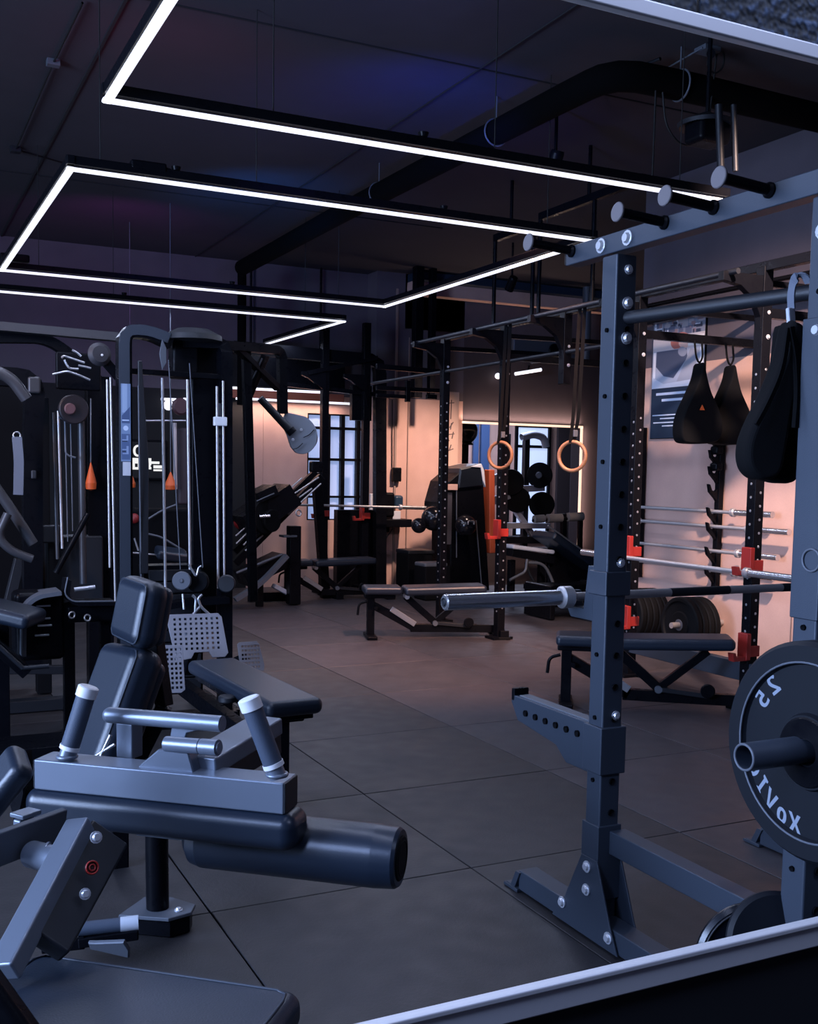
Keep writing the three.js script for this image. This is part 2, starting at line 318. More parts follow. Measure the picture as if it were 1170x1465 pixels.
{ // the next room seen through the opening
  struct('wall_beyond', [box([6.2, 1.6, -12.5], [6.4, 3.4, 0.1], 0)], M.beige);
  struct('wall_beyond_right', box([8.3, 1.6, -10.9], [0.1, 3.4, 3.3], 0), std(0x3a3236, 0.85));
  struct('wall_beyond_left', box([3.9, 1.6, -10.9], [0.1, 3.4, 3.2], 0), M.beige);
  struct('ceiling_beyond', box([6.1, 3.0, -10.9], [4.5, 0.1, 3.3], 0), M.ceiling);
  const win = structGroup('window_4'), zz = -12.42, a = [6.863, 2.339, -12.42], b = [7.539, 0.474, -12.42];
  part(win, 'window_pane', box([(a[0] + b[0]) / 2, 1.35, zz], [b[0] - a[0], 1.9, 0.02], 0), new THREE.MeshStandardMaterial({ color: 0xb5c2dd, emissive: 0xb9caf2, emissiveIntensity: 1.0, roughness: 0.3 }));
  for (const x of [a[0], b[0]]) part(win, 'window_frame', box([x, 1.35, zz + 0.03], [0.05, 1.9, 0.05]), M.black);
  for (const y of [2.3, 1.95, 0.4]) part(win, 'window_frame', box([(a[0] + b[0]) / 2, y, zz + 0.03], [b[0] - a[0], 0.05, 0.05]), M.black);
  struct('trim_6', [box([6.237, 1.323, -12.4], [0.16, 2.6, 0.06]), box([6.061, 1.793, -12.4], [0.10, 2.6, 0.05])], std(0x3f5a86, 0.6));
  struct('trim_7', box([7.908, 1.464, -12.38], [0.42, 3.2, 0.06]), std(0x3a3236, 0.8));
  areaLight([5.6, 2.9, -11.2], [5.6, 0, -11.4], 1.6, 0.5, COOL, 34);
}
// partition in front with a wide framed opening: the camera looks through it
const pz = 2.0, py0 = 0.668, py1 = 2.185;
struct('wall_front', [box([-1.5, (py0 - 0.06) / 2, pz - 0.04], [11, py0 - 0.06, 0.08], 0)], std(0x090b12, 0.7));
{
  const w = structGroup('wall_over_opening'), pm = std(0x414d64, 0.75, 0, { map: pebble, bumpMap: pebbleBump, bumpScale: 0.004 });
  const seamX = [-1.77, 2.188, 2][0];
  part(w, 'panel', box([(seamX - 7) / 2 , (py1 + 0.03 + 2.395) / 2, pz - 0.01], [seamX + 7 - 0.006, 2.395 - py1 - 0.03, 0.02], 0.003), pm);
  part(w, 'panel', box([(seamX + 4) / 2, (py1 + 0.03 + 2.395) / 2, pz - 0.01], [4 - seamX - 0.006, 2.395 - py1 - 0.03, 0.02], 0.003), pm);
  part(w, 'upper_panel', box([-1.5, (2.44 + ceilY) / 2, pz - 0.04], [11, ceilY - 2.44, 0.08], 0), M.upper);
}
{
  const f = structGroup('trim_8');
  part(f, 'bottom_rail', [box([-1.5, py0 - 0.027, pz + 0.006], [11, 0.05, 0.02], 0.004), box([-1.5, py0 - 0.006, pz + 0.016], [11, 0.012, 0.012], 0.004)], M.alu);
  part(f, 'top_rail', box([-1.5, py1 + 0.012, pz + 0.006], [11, 0.026, 0.02], 0.004), M.alu);
  part(f, 'cornice_rail', [box([-1.5, 2.405, pz + 0.006], [11, 0.024, 0.02], 0.003), box([-1.5, 2.435, pz + 0.012], [11, 0.016, 0.03], 0.003)], M.alu);
}
struct('wall_front_room', [box([-1.5, 2, 5.0], [11.2, 4, 0.1], 0), box([3.95, 2, 3.5], [0.1, 4, 3.0], 0), box([-7.05, 2, 3.5], [0.1, 4, 3.0], 0)], M.upper);
areaLight([-1.2, 3.6, 2.7], [-0.6, 2.1, 1.9], 3.0, 0.3, 0xbfd0ff, 30);  // added unseen light that brightens the wall over the opening

// ------------------------------------------------------------------ hanging light frames
const LY = 3.0;
function lightFrame(label, sides, wires, lamp) {
  const c = sides[0][0];
  const t = thing('linear_light', label, 'ceiling light', [c[0], LY, c[1]], 'hanging light frames');
  for (const [[x0, z0], [x1, z1], w] of sides) {
    const a = [x0, LY, z0], b = [x1, LY, z1], L = len(a, b), dx = (x1 - x0) / L, dz = (z1 - z0) / L;
    part(t, 'housing', bar([x0 - dx * 0.025, LY + 0.05, z0 - dz * 0.025], [x1 + dx * 0.025, LY + 0.05, z1 + dz * 0.025], 0.04, 0.045), M.black);
    part(t, 'diffuser', bar([x0 - dx * 0.022, LY + 0.006, z0 - dz * 0.022], [x1 + dx * 0.022, LY + 0.006, z1 + dz * 0.022], 0.038, 0.016, undefined, 0.005), M.led);
    const m = mix(a, b, 0.5); areaLight([m[0], LY - 0.02, m[2]], [m[0], 0, m[2]], Math.abs(dx) > 0.5 ? L : 0.05, Math.abs(dx) > 0.5 ? 0.05 : L, COOL, lamp);
  }
  for (const [x, z] of wires) part(t, 'suspension_wire', rod([x, LY + 0.07, z], [x, ceilY, z], 0.003, 0.003, 6), M.cable);
  return t;
}
const LAMP = 44;
const f1 = lightFrame('white light frame nearest the camera, its left arm running toward the camera', [[[-2.075, -1.31], [1.27, -1.29]], [[-2.07, 1.5], [-2.075, -1.31]]], [[-1.35, -1.31], [-0.2, -1.31], [0.95, -1.29]], LAMP);
lightFrame('closed square white light frame, second from the camera', [[[-2.05, -2.46], [1.26, -2.5]], [[-2.05, -2.46], [-2.075, -5.71]], [[-2.075, -5.71], [1.27, -5.77]], [[1.27, -5.77], [1.26, -2.5]]], [[-1.9, -2.46], [-1.05, -2.47], [0.9, -2.5], [-1.8, -5.7], [0.8, -5.76]], LAMP);
lightFrame('farthest white light frame, ending in a corner above the weight racks', [[[-3.2, -6.79], [1.33, -6.9]], [[1.33, -6.9], [1.29, -9.3]]], [[-1, -6.84], [0.9, -6.88]], LAMP);
{ // driver boxes and cables lying on the light frames
  const d = thing('light_driver', 'small black driver box with a cable lying on the second light frame', 'driver box', [-1.638, 3.072, -2.47]);
  part(d, 'casing', box([-1.649, 3.074, -2.47], [0.19, 0.05, 0.06], 0.012), M.black);
  part(d, 'lead', pipe([[-1.563, 3.082, -2.47], [-1.507, 3.068, -2.47], [-1.326, 3.051, -2.47]], 0.006, 0.03, 20, 6), M.cable);
}
single('light_driver', 'small black driver box on the far side of the second light frame', 'driver box', box([-1.98, LY + 0.11, -5.71], [0.22, 0.06, 0.07], 0.012), M.black);
// coloured lamps added on top of the light frames to tint the ceiling
for (const [x, z, c, k, aim, lab] of [
  [0.15, -2.5, 0x2440d0, 9, [0.55, 4, -4.1], 'added blue ceiling-tint lamp on the second light frame, toward its right end'],
  [-1.5, -2.47, 0x7c2346, 6, [-1.35, 4, -4.3], 'added wine-red ceiling-tint lamp on the second light frame, toward its left end'],
  [-0.2, -5.74, 0x1c57a8, 9, [0.45, 4, -6.4], 'added blue ceiling-tint lamp on the far side of the second light frame'],
  [-0.6, -1.3, 0x3a2a9a, 3.5, [-0.1, 4, -2.9], 'added violet ceiling-tint lamp on the nearest light frame'],
  [-0.9, -6.85, 0x7a2a80, 8, [-0.6, 4, -9.0], 'added purple ceiling-tint lamp on the farthest light frame']]) {
  const t = thing('added_uplight', lab, 'added_uplight', [x, LY + 0.075, z]);
  part(t, 'cup', turned([[0.0, 0], [0.02, 0], [0.026, 0.02], [0.022, 0.02], [0.016, 0.006], [0, 0.006]].map(([a, b]) => new THREE.Vector2(a, b)), [x, LY + 0.075, z], [0, 1, 0], 14), M.black);
  part(t, 'lens', disc([x, LY + 0.088, z], [0, 1, 0], 0.016, 0.004, 14), new THREE.MeshStandardMaterial({ color: 0x222222, emissive: c, emissiveIntensity: 0.8 }));
  const s = new THREE.SpotLight(c, k, 0, 1.15, 1, 2); s.position.set(x, LY + 0.1, z); s.target.position.set(...aim); s.castShadow = true; s.shadow.radius = 2; scene.add(s, s.target);
}
// ------------------------------------------------------------------ ducts and cables under the ceiling
{
  const t = thing('ventilation_duct', 'thick black insulated duct running along the ceiling and bending to the right', 'duct', [0.84, 3.75, -5]);
  part(t, 'tube', pipe([[0.70, 3.72, -8.35], [0.74, 3.75, -5.3], [0.84, 3.78, -2.2], [0.86, 3.78, -1.78], [1.4, 3.78, -1.76], [3.09, 3.78, -1.8]], 0.085, 0.28, 80, 16), M.duct);
  part(t, 'drop_tube', rod([0.70, 3.72, -8.35], [0.70, 2.2, -8.35], 0.05), M.duct);
  for (const p of [[0.80, 3.765, -3.0], [0.757, 3.755, -4.8]]) part(t, 'clamp', [torus(p, [0.02, 0, 1], 0.088, 0.006), rod(add(p, [0, 0.08, 0]), [p[0], ceilY, p[2]], 0.005)], M.greyDull);
  part(t, 'clamp', [torus([1.32, 3.78, -1.76], [1, 0, 0], 0.088, 0.006), rod([1.32, 3.86, -1.76], [1.32, ceilY, -1.76], 0.005)], M.greyDull);
}
single('conduit', 'thin dark conduit running along the ceiling beside the black duct', 'conduit', [pipe([[1.28, 3.97, -1.9], [1.05, 3.95, -3.2], [0.95, 3.94, -8.3]], 0.012, 0.2, 30, 8)], M.dark);
{
  const t = thing('cable_run', 'thin ceiling cable with two small junction boxes at the upper left', 'cable', [-2.3, ceilY - 0.02, -4]);
  const a = [-1.928, 3.98, -2.795], b = [-1.945, 3.98, -3.775], c = [-1.95, 3.98, -5.832], d = [-1.497, 3.98, -6.065];
  part(t, 'cable', pipe([a, b, c, d], 0.007, 0.03, 40, 6), M.cable);
  part(t, 'junction_box', box(b, [0.08, 0.04, 0.06]), M.greyDull); part(t, 'junction_box', box(c, [0.08, 0.05, 0.08]), M.dark);
}
{
  const t = thing('socket', 'ceiling socket with black plug and looped cable near the top right edge', 'socket', [1.493, 3.99, -1.732]);
  part(t, 'plate', box([1.463, 3.985, -1.697], [0.12, 0.03, 0.1]), M.greyDull);
  part(t, 'plug', rod([1.475, 3.97, -1.681], [1.365, 3.9, -1.554], 0.025), M.black);
  part(t, 'cable', [pipe([[1.482, 3.977, -1.7], [1.464, 3.895, -1.7], [1.52, 3.856, -1.7], [1.588, 3.904, -1.7], [1.595, 3.978, -1.7], [1.571, 4.022, -1.7]], 0.006, 0.06, 30, 6), pipe([[1.539, 4.016, -1.7], [1.525, 3.865, -1.7], [1.496, 3.599, -1.7]], 0.006, 0.06, 20, 6)], M.cable);
  part(t, 'lead', rod([1.401, 3.98, -1.669], [1.344, 3.93, -1.94], 0.006, 0.006, 6), M.greyDull);
}
single('hanging_cable', 'black cable hanging in a loop from the duct beside the pegs of the near rack', 'cable', [pipe([[1.11, 3.702, -1.72], [1.107, 3.196, -1.72]], 0.006, 0.05, 10, 6), pipe([[1.161, 3.702, -1.72], [1.19, 3.517, -1.72], [1.299, 3.422, -1.72], [1.436, 3.438, -1.72], [1.398, 3.556, -1.6]], 0.006, 0.12, 30, 6)], M.cable);
{
  const t = thing('ceiling_unit', 'dark ceiling speaker unit hanging behind the near rack beam', 'ceiling unit', [1.225, 3.435, -1.4]);
  part(t, 'hood', turned([[0.02, 0.06], [0.16, 0.0], [0.15, -0.02], [0.02, 0.03]].map(([x, y]) => new THREE.Vector2(x, y)), [1.215, 3.445, -1.4], [0, 1, 0], 24), M.dark);
  part(t, 'body', box([1.227, 3.397, -1.4], [0.22, 0.14, 0.16], 0.03, 0, 2), M.black);
  part(t, 'stem', rod([1.223, 3.472, -1.4], [[1.223, 3.472, -1.4][0], ceilY, -1.4], 0.012), M.black);
}
single('drop_pipe', 'pair of dark pipes dropping from the ceiling to the right of the cable loop', 'pipe', [rod([1.154, 3.148, -1.2], [1.122, 3.474, -1.2], 0.02), rod([1.258, 3.144, -1.2], [1.225, 3.49, -1.2], 0.016)], M.dark);
// two slim columns and a dark column that carry the ceiling behind the rig
struct('column_1', [box([3.03, 3.2, -8.6], [0.11, 1.6, 0.11])], M.black);
struct('column_2', [box([3.24, 3.2, -8.62], [0.07, 1.6, 0.09])], M.black);

// ------------------------------------------------------------------ near rack (right foreground)
const RX = -0.9225, W = 0.075, zA = 0.69, zB = 1.515, HT = 2.145;
{
  const t = thing('power_rack', 'dark steel power rack nearest the camera, loaded with a barbell and a large plate', 'rack', [RX, 0, zA]);
  const RX2 = 0.215;
  const bolts = (p, list) => { for (const [c, n, r] of list) part(p, 'bolt', bolt(c, n, r), M.bolt); };
  function upright(x, z, front) {
    const holes = [];
    const u = part(t, 'upright', [box([x, HT / 2 + 0.01, z], [W, HT - 0.02, W], 0.006)], M.rack);
    const fz = z + W / 2 + 0.0006, lx = x - W / 2 - 0.0006;
    for (let y = 0.42; y < 2.0; y += 0.1) { holes.push(disc([x + 0.005, y, fz], [0, 0, 1], 0.011, 0.002, 12)); if (Math.round(y * 10) % 2) holes.push(disc([lx, y, z], [1, 0, 0], 0.007, 0.002, 12)); }
    part(u, 'hole', holes, M.blackMatte).userData.kind = 'stuff';
    return u;
  }
  const A = upright(RX, zA), B = upright(RX, zB);
  upright(RX2, zA); upright(RX2, zB);
  // lower sleeve, collar bands and bolts of the visible upright
  part(A, 'sleeve', box([RX, 0.26, zA], [W + 0.014, 0.24, W + 0.014], 0.003), M.rack);
  part(A, 'collar', box([RX, 0.62, zA], [W + 0.022, 0.15, W + 0.022], 0.004), M.rack);
  part(A, 'collar', box([RX, 1.145, zA], [W + 0.02, 0.075, W + 0.02], 0.004), M.rack, 'lighter steel collar that carries the barbell');
  bolts(A, [2.0, 1.895].map((y) => [[RX + 0.005, y, zA + W / 2], [0, 0, 1], 0.014]));
  bolts(A, [0.73, 1.21].map((y) => [[RX + 0.012, y, zA + W / 2], [0, 0, 1], 0.011]));
  part(A, 'bolt', bolt([RX + 0.005, 2.10, zA + W / 2], [0, 0, 1], 0.011), M.bolt);
  bolts(B, [2.06, 1.83, 0.99].map((y) => [[RX - W / 2, y, zB], [-1, 0, 0], 0.014]));
  part(B, 'collar', box([RX, 1.5, zB], [W + 0.012, 0.72, W + 0.012], 0.003), M.rack);
  // feet
  function foot(x, side) {
    const f = part(t, 'foot', [box([x, 0.045, (0.27 + 1.86) / 2], [0.075, 0.07, 1.59], 0.004)], M.rack);
    const lug = (z0, z1) => slab([[0, 0], [0.05, 0], [0.085, 0.07], [0.06, 0.07], [0.03, 0.012], [0, 0.012]].map(([a, b]) => [a * (z1 - z0) / 0.085, b]), 0.09, basis([x, 0.004, z0], [0, 0, 1], [0, 1, 0]), [], 0.001);
    part(f, 'end_lug', [lug(0.2, 0.285), box([x, 0.008, 0.235], [0.1, 0.012, 0.09], 0.002)], M.rack);
    for (const s of [-1, 1]) part(f, 'gusset', slab([[-0.19, 0.012], [0.16, 0.012], [0.12, 0.09], [0.045, 0.27], [-0.035, 0.27], [-0.12, 0.10]], 0.006, basis([x + s * 0.046, 0, zA], [0, 0, 1], [0, 1, 0]), [], 0.001), M.rack);
    bolts(f, [[0.0, 0.24], [0.0, 0.165], [-0.13, 0.075], [0.12, 0.055]].map(([dz, y]) => [[x - 0.05, y, zA + dz], [-1, 0, 0], 0.014]));
    return f;
  }
  foot(RX); foot(RX2);
  // low rail between the uprights
  part(t, 'low_rail', [bar([RX + 0.03, 0.325, zA + 0.04], [RX + 0.03, 0.325, zB - 0.03], 0.062, 0.075)], M.rack);
  part(t, 'low_rail', [bar([RX2, 0.325, zA + 0.04], [RX2, 0.325, zB - 0.03], 0.062, 0.075)], M.rack);
  // head beams with band pegs
  function headBeam(x) { return part(t, 'head_beam', [bar([x, 2.183, 0.44], [x, 2.183, 1.95], 0.055, 0.06)], M.rack); }
  const hb = headBeam(RX); headBeam(RX2);
  bolts(hb, [zA - 0.055, zA + 0.075].map((z) => [[RX - 0.0275, 2.183, z], [-1, 0, 0], 0.017]));
  part(hb, 'end_plug', box([RX, 2.183, 0.435], [0.05, 0.054, 0.012]), M.black);
  for (const z of [0.475, 0.93, 1.13, 1.33]) {
    const p = part(hb, 'band_peg', [rod([RX - 0.02, 2.195, z], [RX - 0.19, 2.205, z], 0.014), disc([RX - 0.03, 2.195, z], [1, 0, 0], 0.02, 0.02, 18)], M.black);
    part(hb, 'peg_cap', disc([RX - 0.193, 2.205, z], [1, -0.06, 0], 0.027, 0.008, 24, 0, 0.002), std(0x5a565a, 0.6));
  }
  part(t, 'cross_beam', bar([RX, 2.17, 1.6], [RX2, 2.17, 1.6], 0.05, 0.06), M.rack);
  // pull-up bar
  part(t, 'pull_up_bar', rod([RX + 0.01, 1.957, zA + 0.03], [RX + 0.16, 1.957, zB + 0.02], 0.0205), M.dark);
  // spotter arm on the far side
  const sp = part(t, 'spotter_arm', [slab([[0.04, 0.69], [-0.43, 0.69], [-0.445, 0.67], [-0.40, 0.61], [-0.16, 0.58], [-0.1, 0.535], [0.04, 0.535]], 0.06, basis([RX, 0, 0.625], [0, 0, 1], [0, 1, 0]), [], 0.003)], M.rack);
  part(sp, 'end_stop', box([RX, 0.695, 0.19], [0.062, 0.045, 0.02]), M.black);
  for (let k = 0; k < 6; k++) part(sp, 'hole', disc([RX - 0.033, 0.645, 0.28 + k * 0.062], [1, 0, 0], 0.011, 0.003, 12), M.blackMatte);
  part(sp, 'wear_strip', bar([RX, 0.694, 0.22], [RX, 0.694, 0.645], 0.045, 0.008), M.greyDull);
  // hooks that hold the bar
  for (const x of [RX, RX2]) part(t, 'bar_hook', slab([[0.03, 1.02], [-0.10, 1.02], [-0.13, 1.06], [-0.13, 1.10], [-0.115, 1.10], [-0.1, 1.05], [-0.03, 1.05], [-0.01, 1.19], [0.03, 1.19]], 0.05, basis([x, 0, zA - W / 2 - 0.03], [0, 0, 1], [0, 1, 0]), [], 0.002), M.rack);
  // hollow peg on the near upright and the plate peg
  const cyl = (x0, x1, y, z, ro, ri) => { const pr = [[ri, 0], [ro, 0], [ro, x1 - x0], [ri, x1 - x0], [ri, 0]].map(([a, b]) => new THREE.Vector2(a, b)); return turned(pr, [x0, y, z], [1, 0, 0], 36); };
  part(t, 'hollow_peg', cyl(RX - 0.045, RX + 0.3, 1.285, 1.535, 0.029, 0.024), M.rack);
  part(t, 'plate_peg', cyl(-1.235, RX - 0.03, 0.855, 1.62, 0.032, 0.026), M.rack, 'open steel tube that carries the plate');
  part(t, 'rim', torus([RX - 0.046, 1.285, 1.535], [1, 0, 0], 0.0265, 0.003), M.greyDull);
  part(t, 'rim', torus([-1.236, 0.855, 1.62], [1, 0, 0], 0.029, 0.0032), M.greyDull);
}
{ // big plate on the peg, seen edge-on from the left; its markings read backwards, as in the photograph
  const c = [-1.045, 0.855, 1.645], R = 0.255;
  const t = thing('weight_plate', 'large dark rubber weight plate with pale mirror-written 25, hung on the rack peg', 'weight plate', c);
  const pr = [[0.03, -0.03], [0.085, -0.03], [0.09, -0.018], [0.20, -0.018], [0.207, -0.032], [0.245, -0.032], [R, -0.02], [R, 0.02], [0.245, 0.03], [0.03, 0.03], [0.03, -0.03]].map(([a, b]) => new THREE.Vector2(a, b));
  part(t, 'body', turned(pr, c, [1, 0, 0], 72), M.plateRubber);
  part(t, 'ring', torus([c[0] - 0.031, c[1], c[2]], [1, 0, 0], 0.2065, 0.003, 64, 6), M.greyDull);
  part(t, 'hub', disc([c[0] - 0.024, c[1], c[2]], [1, 0, 0], 0.083, 0.02, 40, 0.033), M.black);
  const cv = document.createElement('canvas'); cv.width = cv.height = 1024; const g = cv.getContext('2d');
  g.fillStyle = '#000'; g.fillRect(0, 0, 1024, 1024); g.fillStyle = '#fff'; g.textAlign = 'center'; g.textBaseline = 'middle';
  const word = (s, ang, rad, px, step) => { [...s].forEach((ch, i) => { const a = ang + (i - (s.length - 1) / 2) * step; g.save(); g.translate(512 + Math.cos(a) * rad, 512 - Math.sin(a) * rad); g.rotate(-a + Math.PI / 2); g.scale(-1, 1); g.font = `bold ${px}px sans-serif`; g.fillText(ch, 0, 0); g.restore(); }); };
  word('25', 2.44, 366, 128, 0.30);
  { const s = 'oIVoX'; [...s].forEach((ch, i) => { const a = 3.62 + i * 0.235; g.save(); g.translate(512 + Math.cos(a) * 370, 512 - Math.sin(a) * 370); g.rotate(-a - Math.PI / 2); g.scale(-1, 1); g.font = 'italic bold 128px sans-serif'; g.fillText(ch, 0, 0); g.restore(); }); }
  const tex = new THREE.CanvasTexture(cv);
  const face = new THREE.RingGeometry(0.092, 0.199, 72, 1); { const p = face.attributes.position, uv = face.attributes.uv; for (let i = 0; i < p.count; i++) uv.setXY(i, 0.5 + p.getX(i) / 0.5, 0.5 + p.getY(i) / 0.5); }
  face.rotateY(-Math.PI / 2).translate(c[0] - 0.0186, c[1], c[2]);
  part(t, 'marking', face, new THREE.MeshStandardMaterial({ color: 0x7d8694, roughness: 0.6, alphaMap: tex, transparent: true }), 'pale mirror-written numbers and letters', true);
}
{ // barbell lying across the near rack
  const y = 1.085, z = 0.545, t = thing('barbell', 'bare steel barbell resting across the near rack, its thick sleeve pointing left', 'barbell', [-1.44, y, z]);
  part(t, 'shaft', rod([-0.98, y, z], [0.27, y, z], 0.0145, 0.0145, 20), M.steel);
  for (const [a, b] of [[-0.56, -0.30], [-0.05, 0.1]]) part(t, 'grip', rod([a, y, z], [b, y, z], 0.0152, 0.0152, 20), std(0x33363c, 0.5, 0.8), 'darker knurled grip');
  for (const [x0, x1, s] of [[-1.425, -0.985, -1], [0.275, 0.715, 1]]) {
    part(t, 'sleeve', [rod([x0, y, z], [x1, y, z], 0.025, 0.025, 28), rod([s < 0 ? x0 - 0.004 : x1, y, z], [s < 0 ? x0 : x1 + 0.004, y, z], 0.021, 0.025, 24)], M.chrome);
    const cx = s < 0 ? x1 : x0; part(t, 'collar', disc([cx, y, z], [1, 0, 0], 0.036, 0.045, 32, 0, 0.006), M.steel);
  }
  part(t, 'end_cap', disc([-1.429, y, z], [1, 0, 0], 0.014, 0.006, 20), M.dark);
}
{ // large ab strap on the pull-up bar of the near rack
  const top = [-0.936, 1.971, 1.42], t = thing('ab_strap', 'large black ab strap hanging from the near pull-up bar by a grey loop', 'ab strap', top);
  const q = (u, v, z = 1.42) => u;
  part(t, 'loop', [strap([[-0.939, 1.949, 1.46], [-0.952, 1.965, 1.46], [-0.959, 1.969, 1.44], [-0.951, 1.953, 1.42], [-0.955, 1.92, 1.42], [-0.951, 1.892, 1.42]], 0.022, 0.004, [0, 0, 1], 0.02, 24)], M.webbing);
  part(t, 'buckle', bar([-0.956, 1.895, 1.42], [-0.949, 1.852, 1.42], 0.012, 0.022, [1, 0, 0]), M.pale);
  const sling = (pts, thick, n) => { // closed soft outline with a swollen middle
    const s = new THREE.Shape(); const v = pts.map(([x, y]) => new THREE.Vector2(x, y)); s.moveTo(v[0].x, v[0].y); s.splineThru([...v.slice(1), v[0]]);
    return new THREE.ExtrudeGeometry(s, { depth: thick, bevelEnabled: true, bevelThickness: 0.02, bevelSize: 0.012, bevelSegments: 4, curveSegments: 40 }).translate(0, 0, -thick / 2);
  };
  const o = [-0.949, 1.845, 1.42], k = 1 / 640;
  const P = (u, v) => [(u - 1132) * k, (470 - v) * k];
  const m = basis(o, [0.94, 0, 0.34], [0, 1, 0]);
  part(t, 'sling', sling([P(1128, 470), P(1118, 520), P(1098, 575), P(1076, 622), P(1066, 655), P(1068, 682), P(1080, 697), P(1096, 699), P(1108, 690), P(1114, 660), P(1122, 600), P(1132, 540), P(1136, 480)].map((p) => p), 0.05).applyMatrix4(m), M.fabric);
  const m2 = basis(add(o, [0.02, 0, -0.05]), [0.94, 0, 0.34], [0, 1, 0]);
  part(t, 'sling', sling([P(1134, 470), P(1130, 530), P(1120, 600), P(1112, 660), P(1106, 690), P(1112, 700), P(1150, 702), P(1160, 660), P(1158, 590), P(1150, 520), P(1142, 475)], 0.05).applyMatrix4(m2), M.fabric);
  part(t, 'edge_strap', strap([[-0.979, 1.843, 1.45], [-0.968, 1.781, 1.46], [-0.965, 1.689, 1.47], [-0.969, 1.601, 1.47]], 0.012, 0.02, [0, 0, 1], 0.06, 24), M.fabric);
  part(t, 'edge_strap', strap([[-0.988, 1.839, 1.45], [-1.01, 1.737, 1.46], [-1.055, 1.652, 1.46], [-1.087, 1.604, 1.46]], 0.006, 0.012, [0, 0, 1], 0.06, 24), M.fabric);
}
{ // dark plates at the foot of the rack, low in front of the rail
  const c = [-0.973, 0.243, 1.401], t = thing('weight_plate', 'glossy dark plate at the foot of the near rack, half hidden by the silver rail', 'weight plate', c);
  part(t, 'body', disc(c, [-0.42, 0.1, 1], 0.145, 0.03, 56, 0.02, 0.01), std(0x0d1118, 0.25));
  part(t, 'ring', torus(add(c, [-0.006, 0.0015, 0.0165]), [-0.42, 0.1, 1], 0.13, 0.003, 48, 6), M.dark);
  const c2 = [-1.011, 0.345, 1.54], u = thing('weight_plate', 'second dark plate at the foot of the near rack, behind the glossy one', 'weight plate', c2);
  part(u, 'body', disc(add(c2, [0.03, -0.02, -0.05]), [-0.42, 0.3, 1], 0.125, 0.03, 56, 0.02, 0.01), M.plateRubber);
}

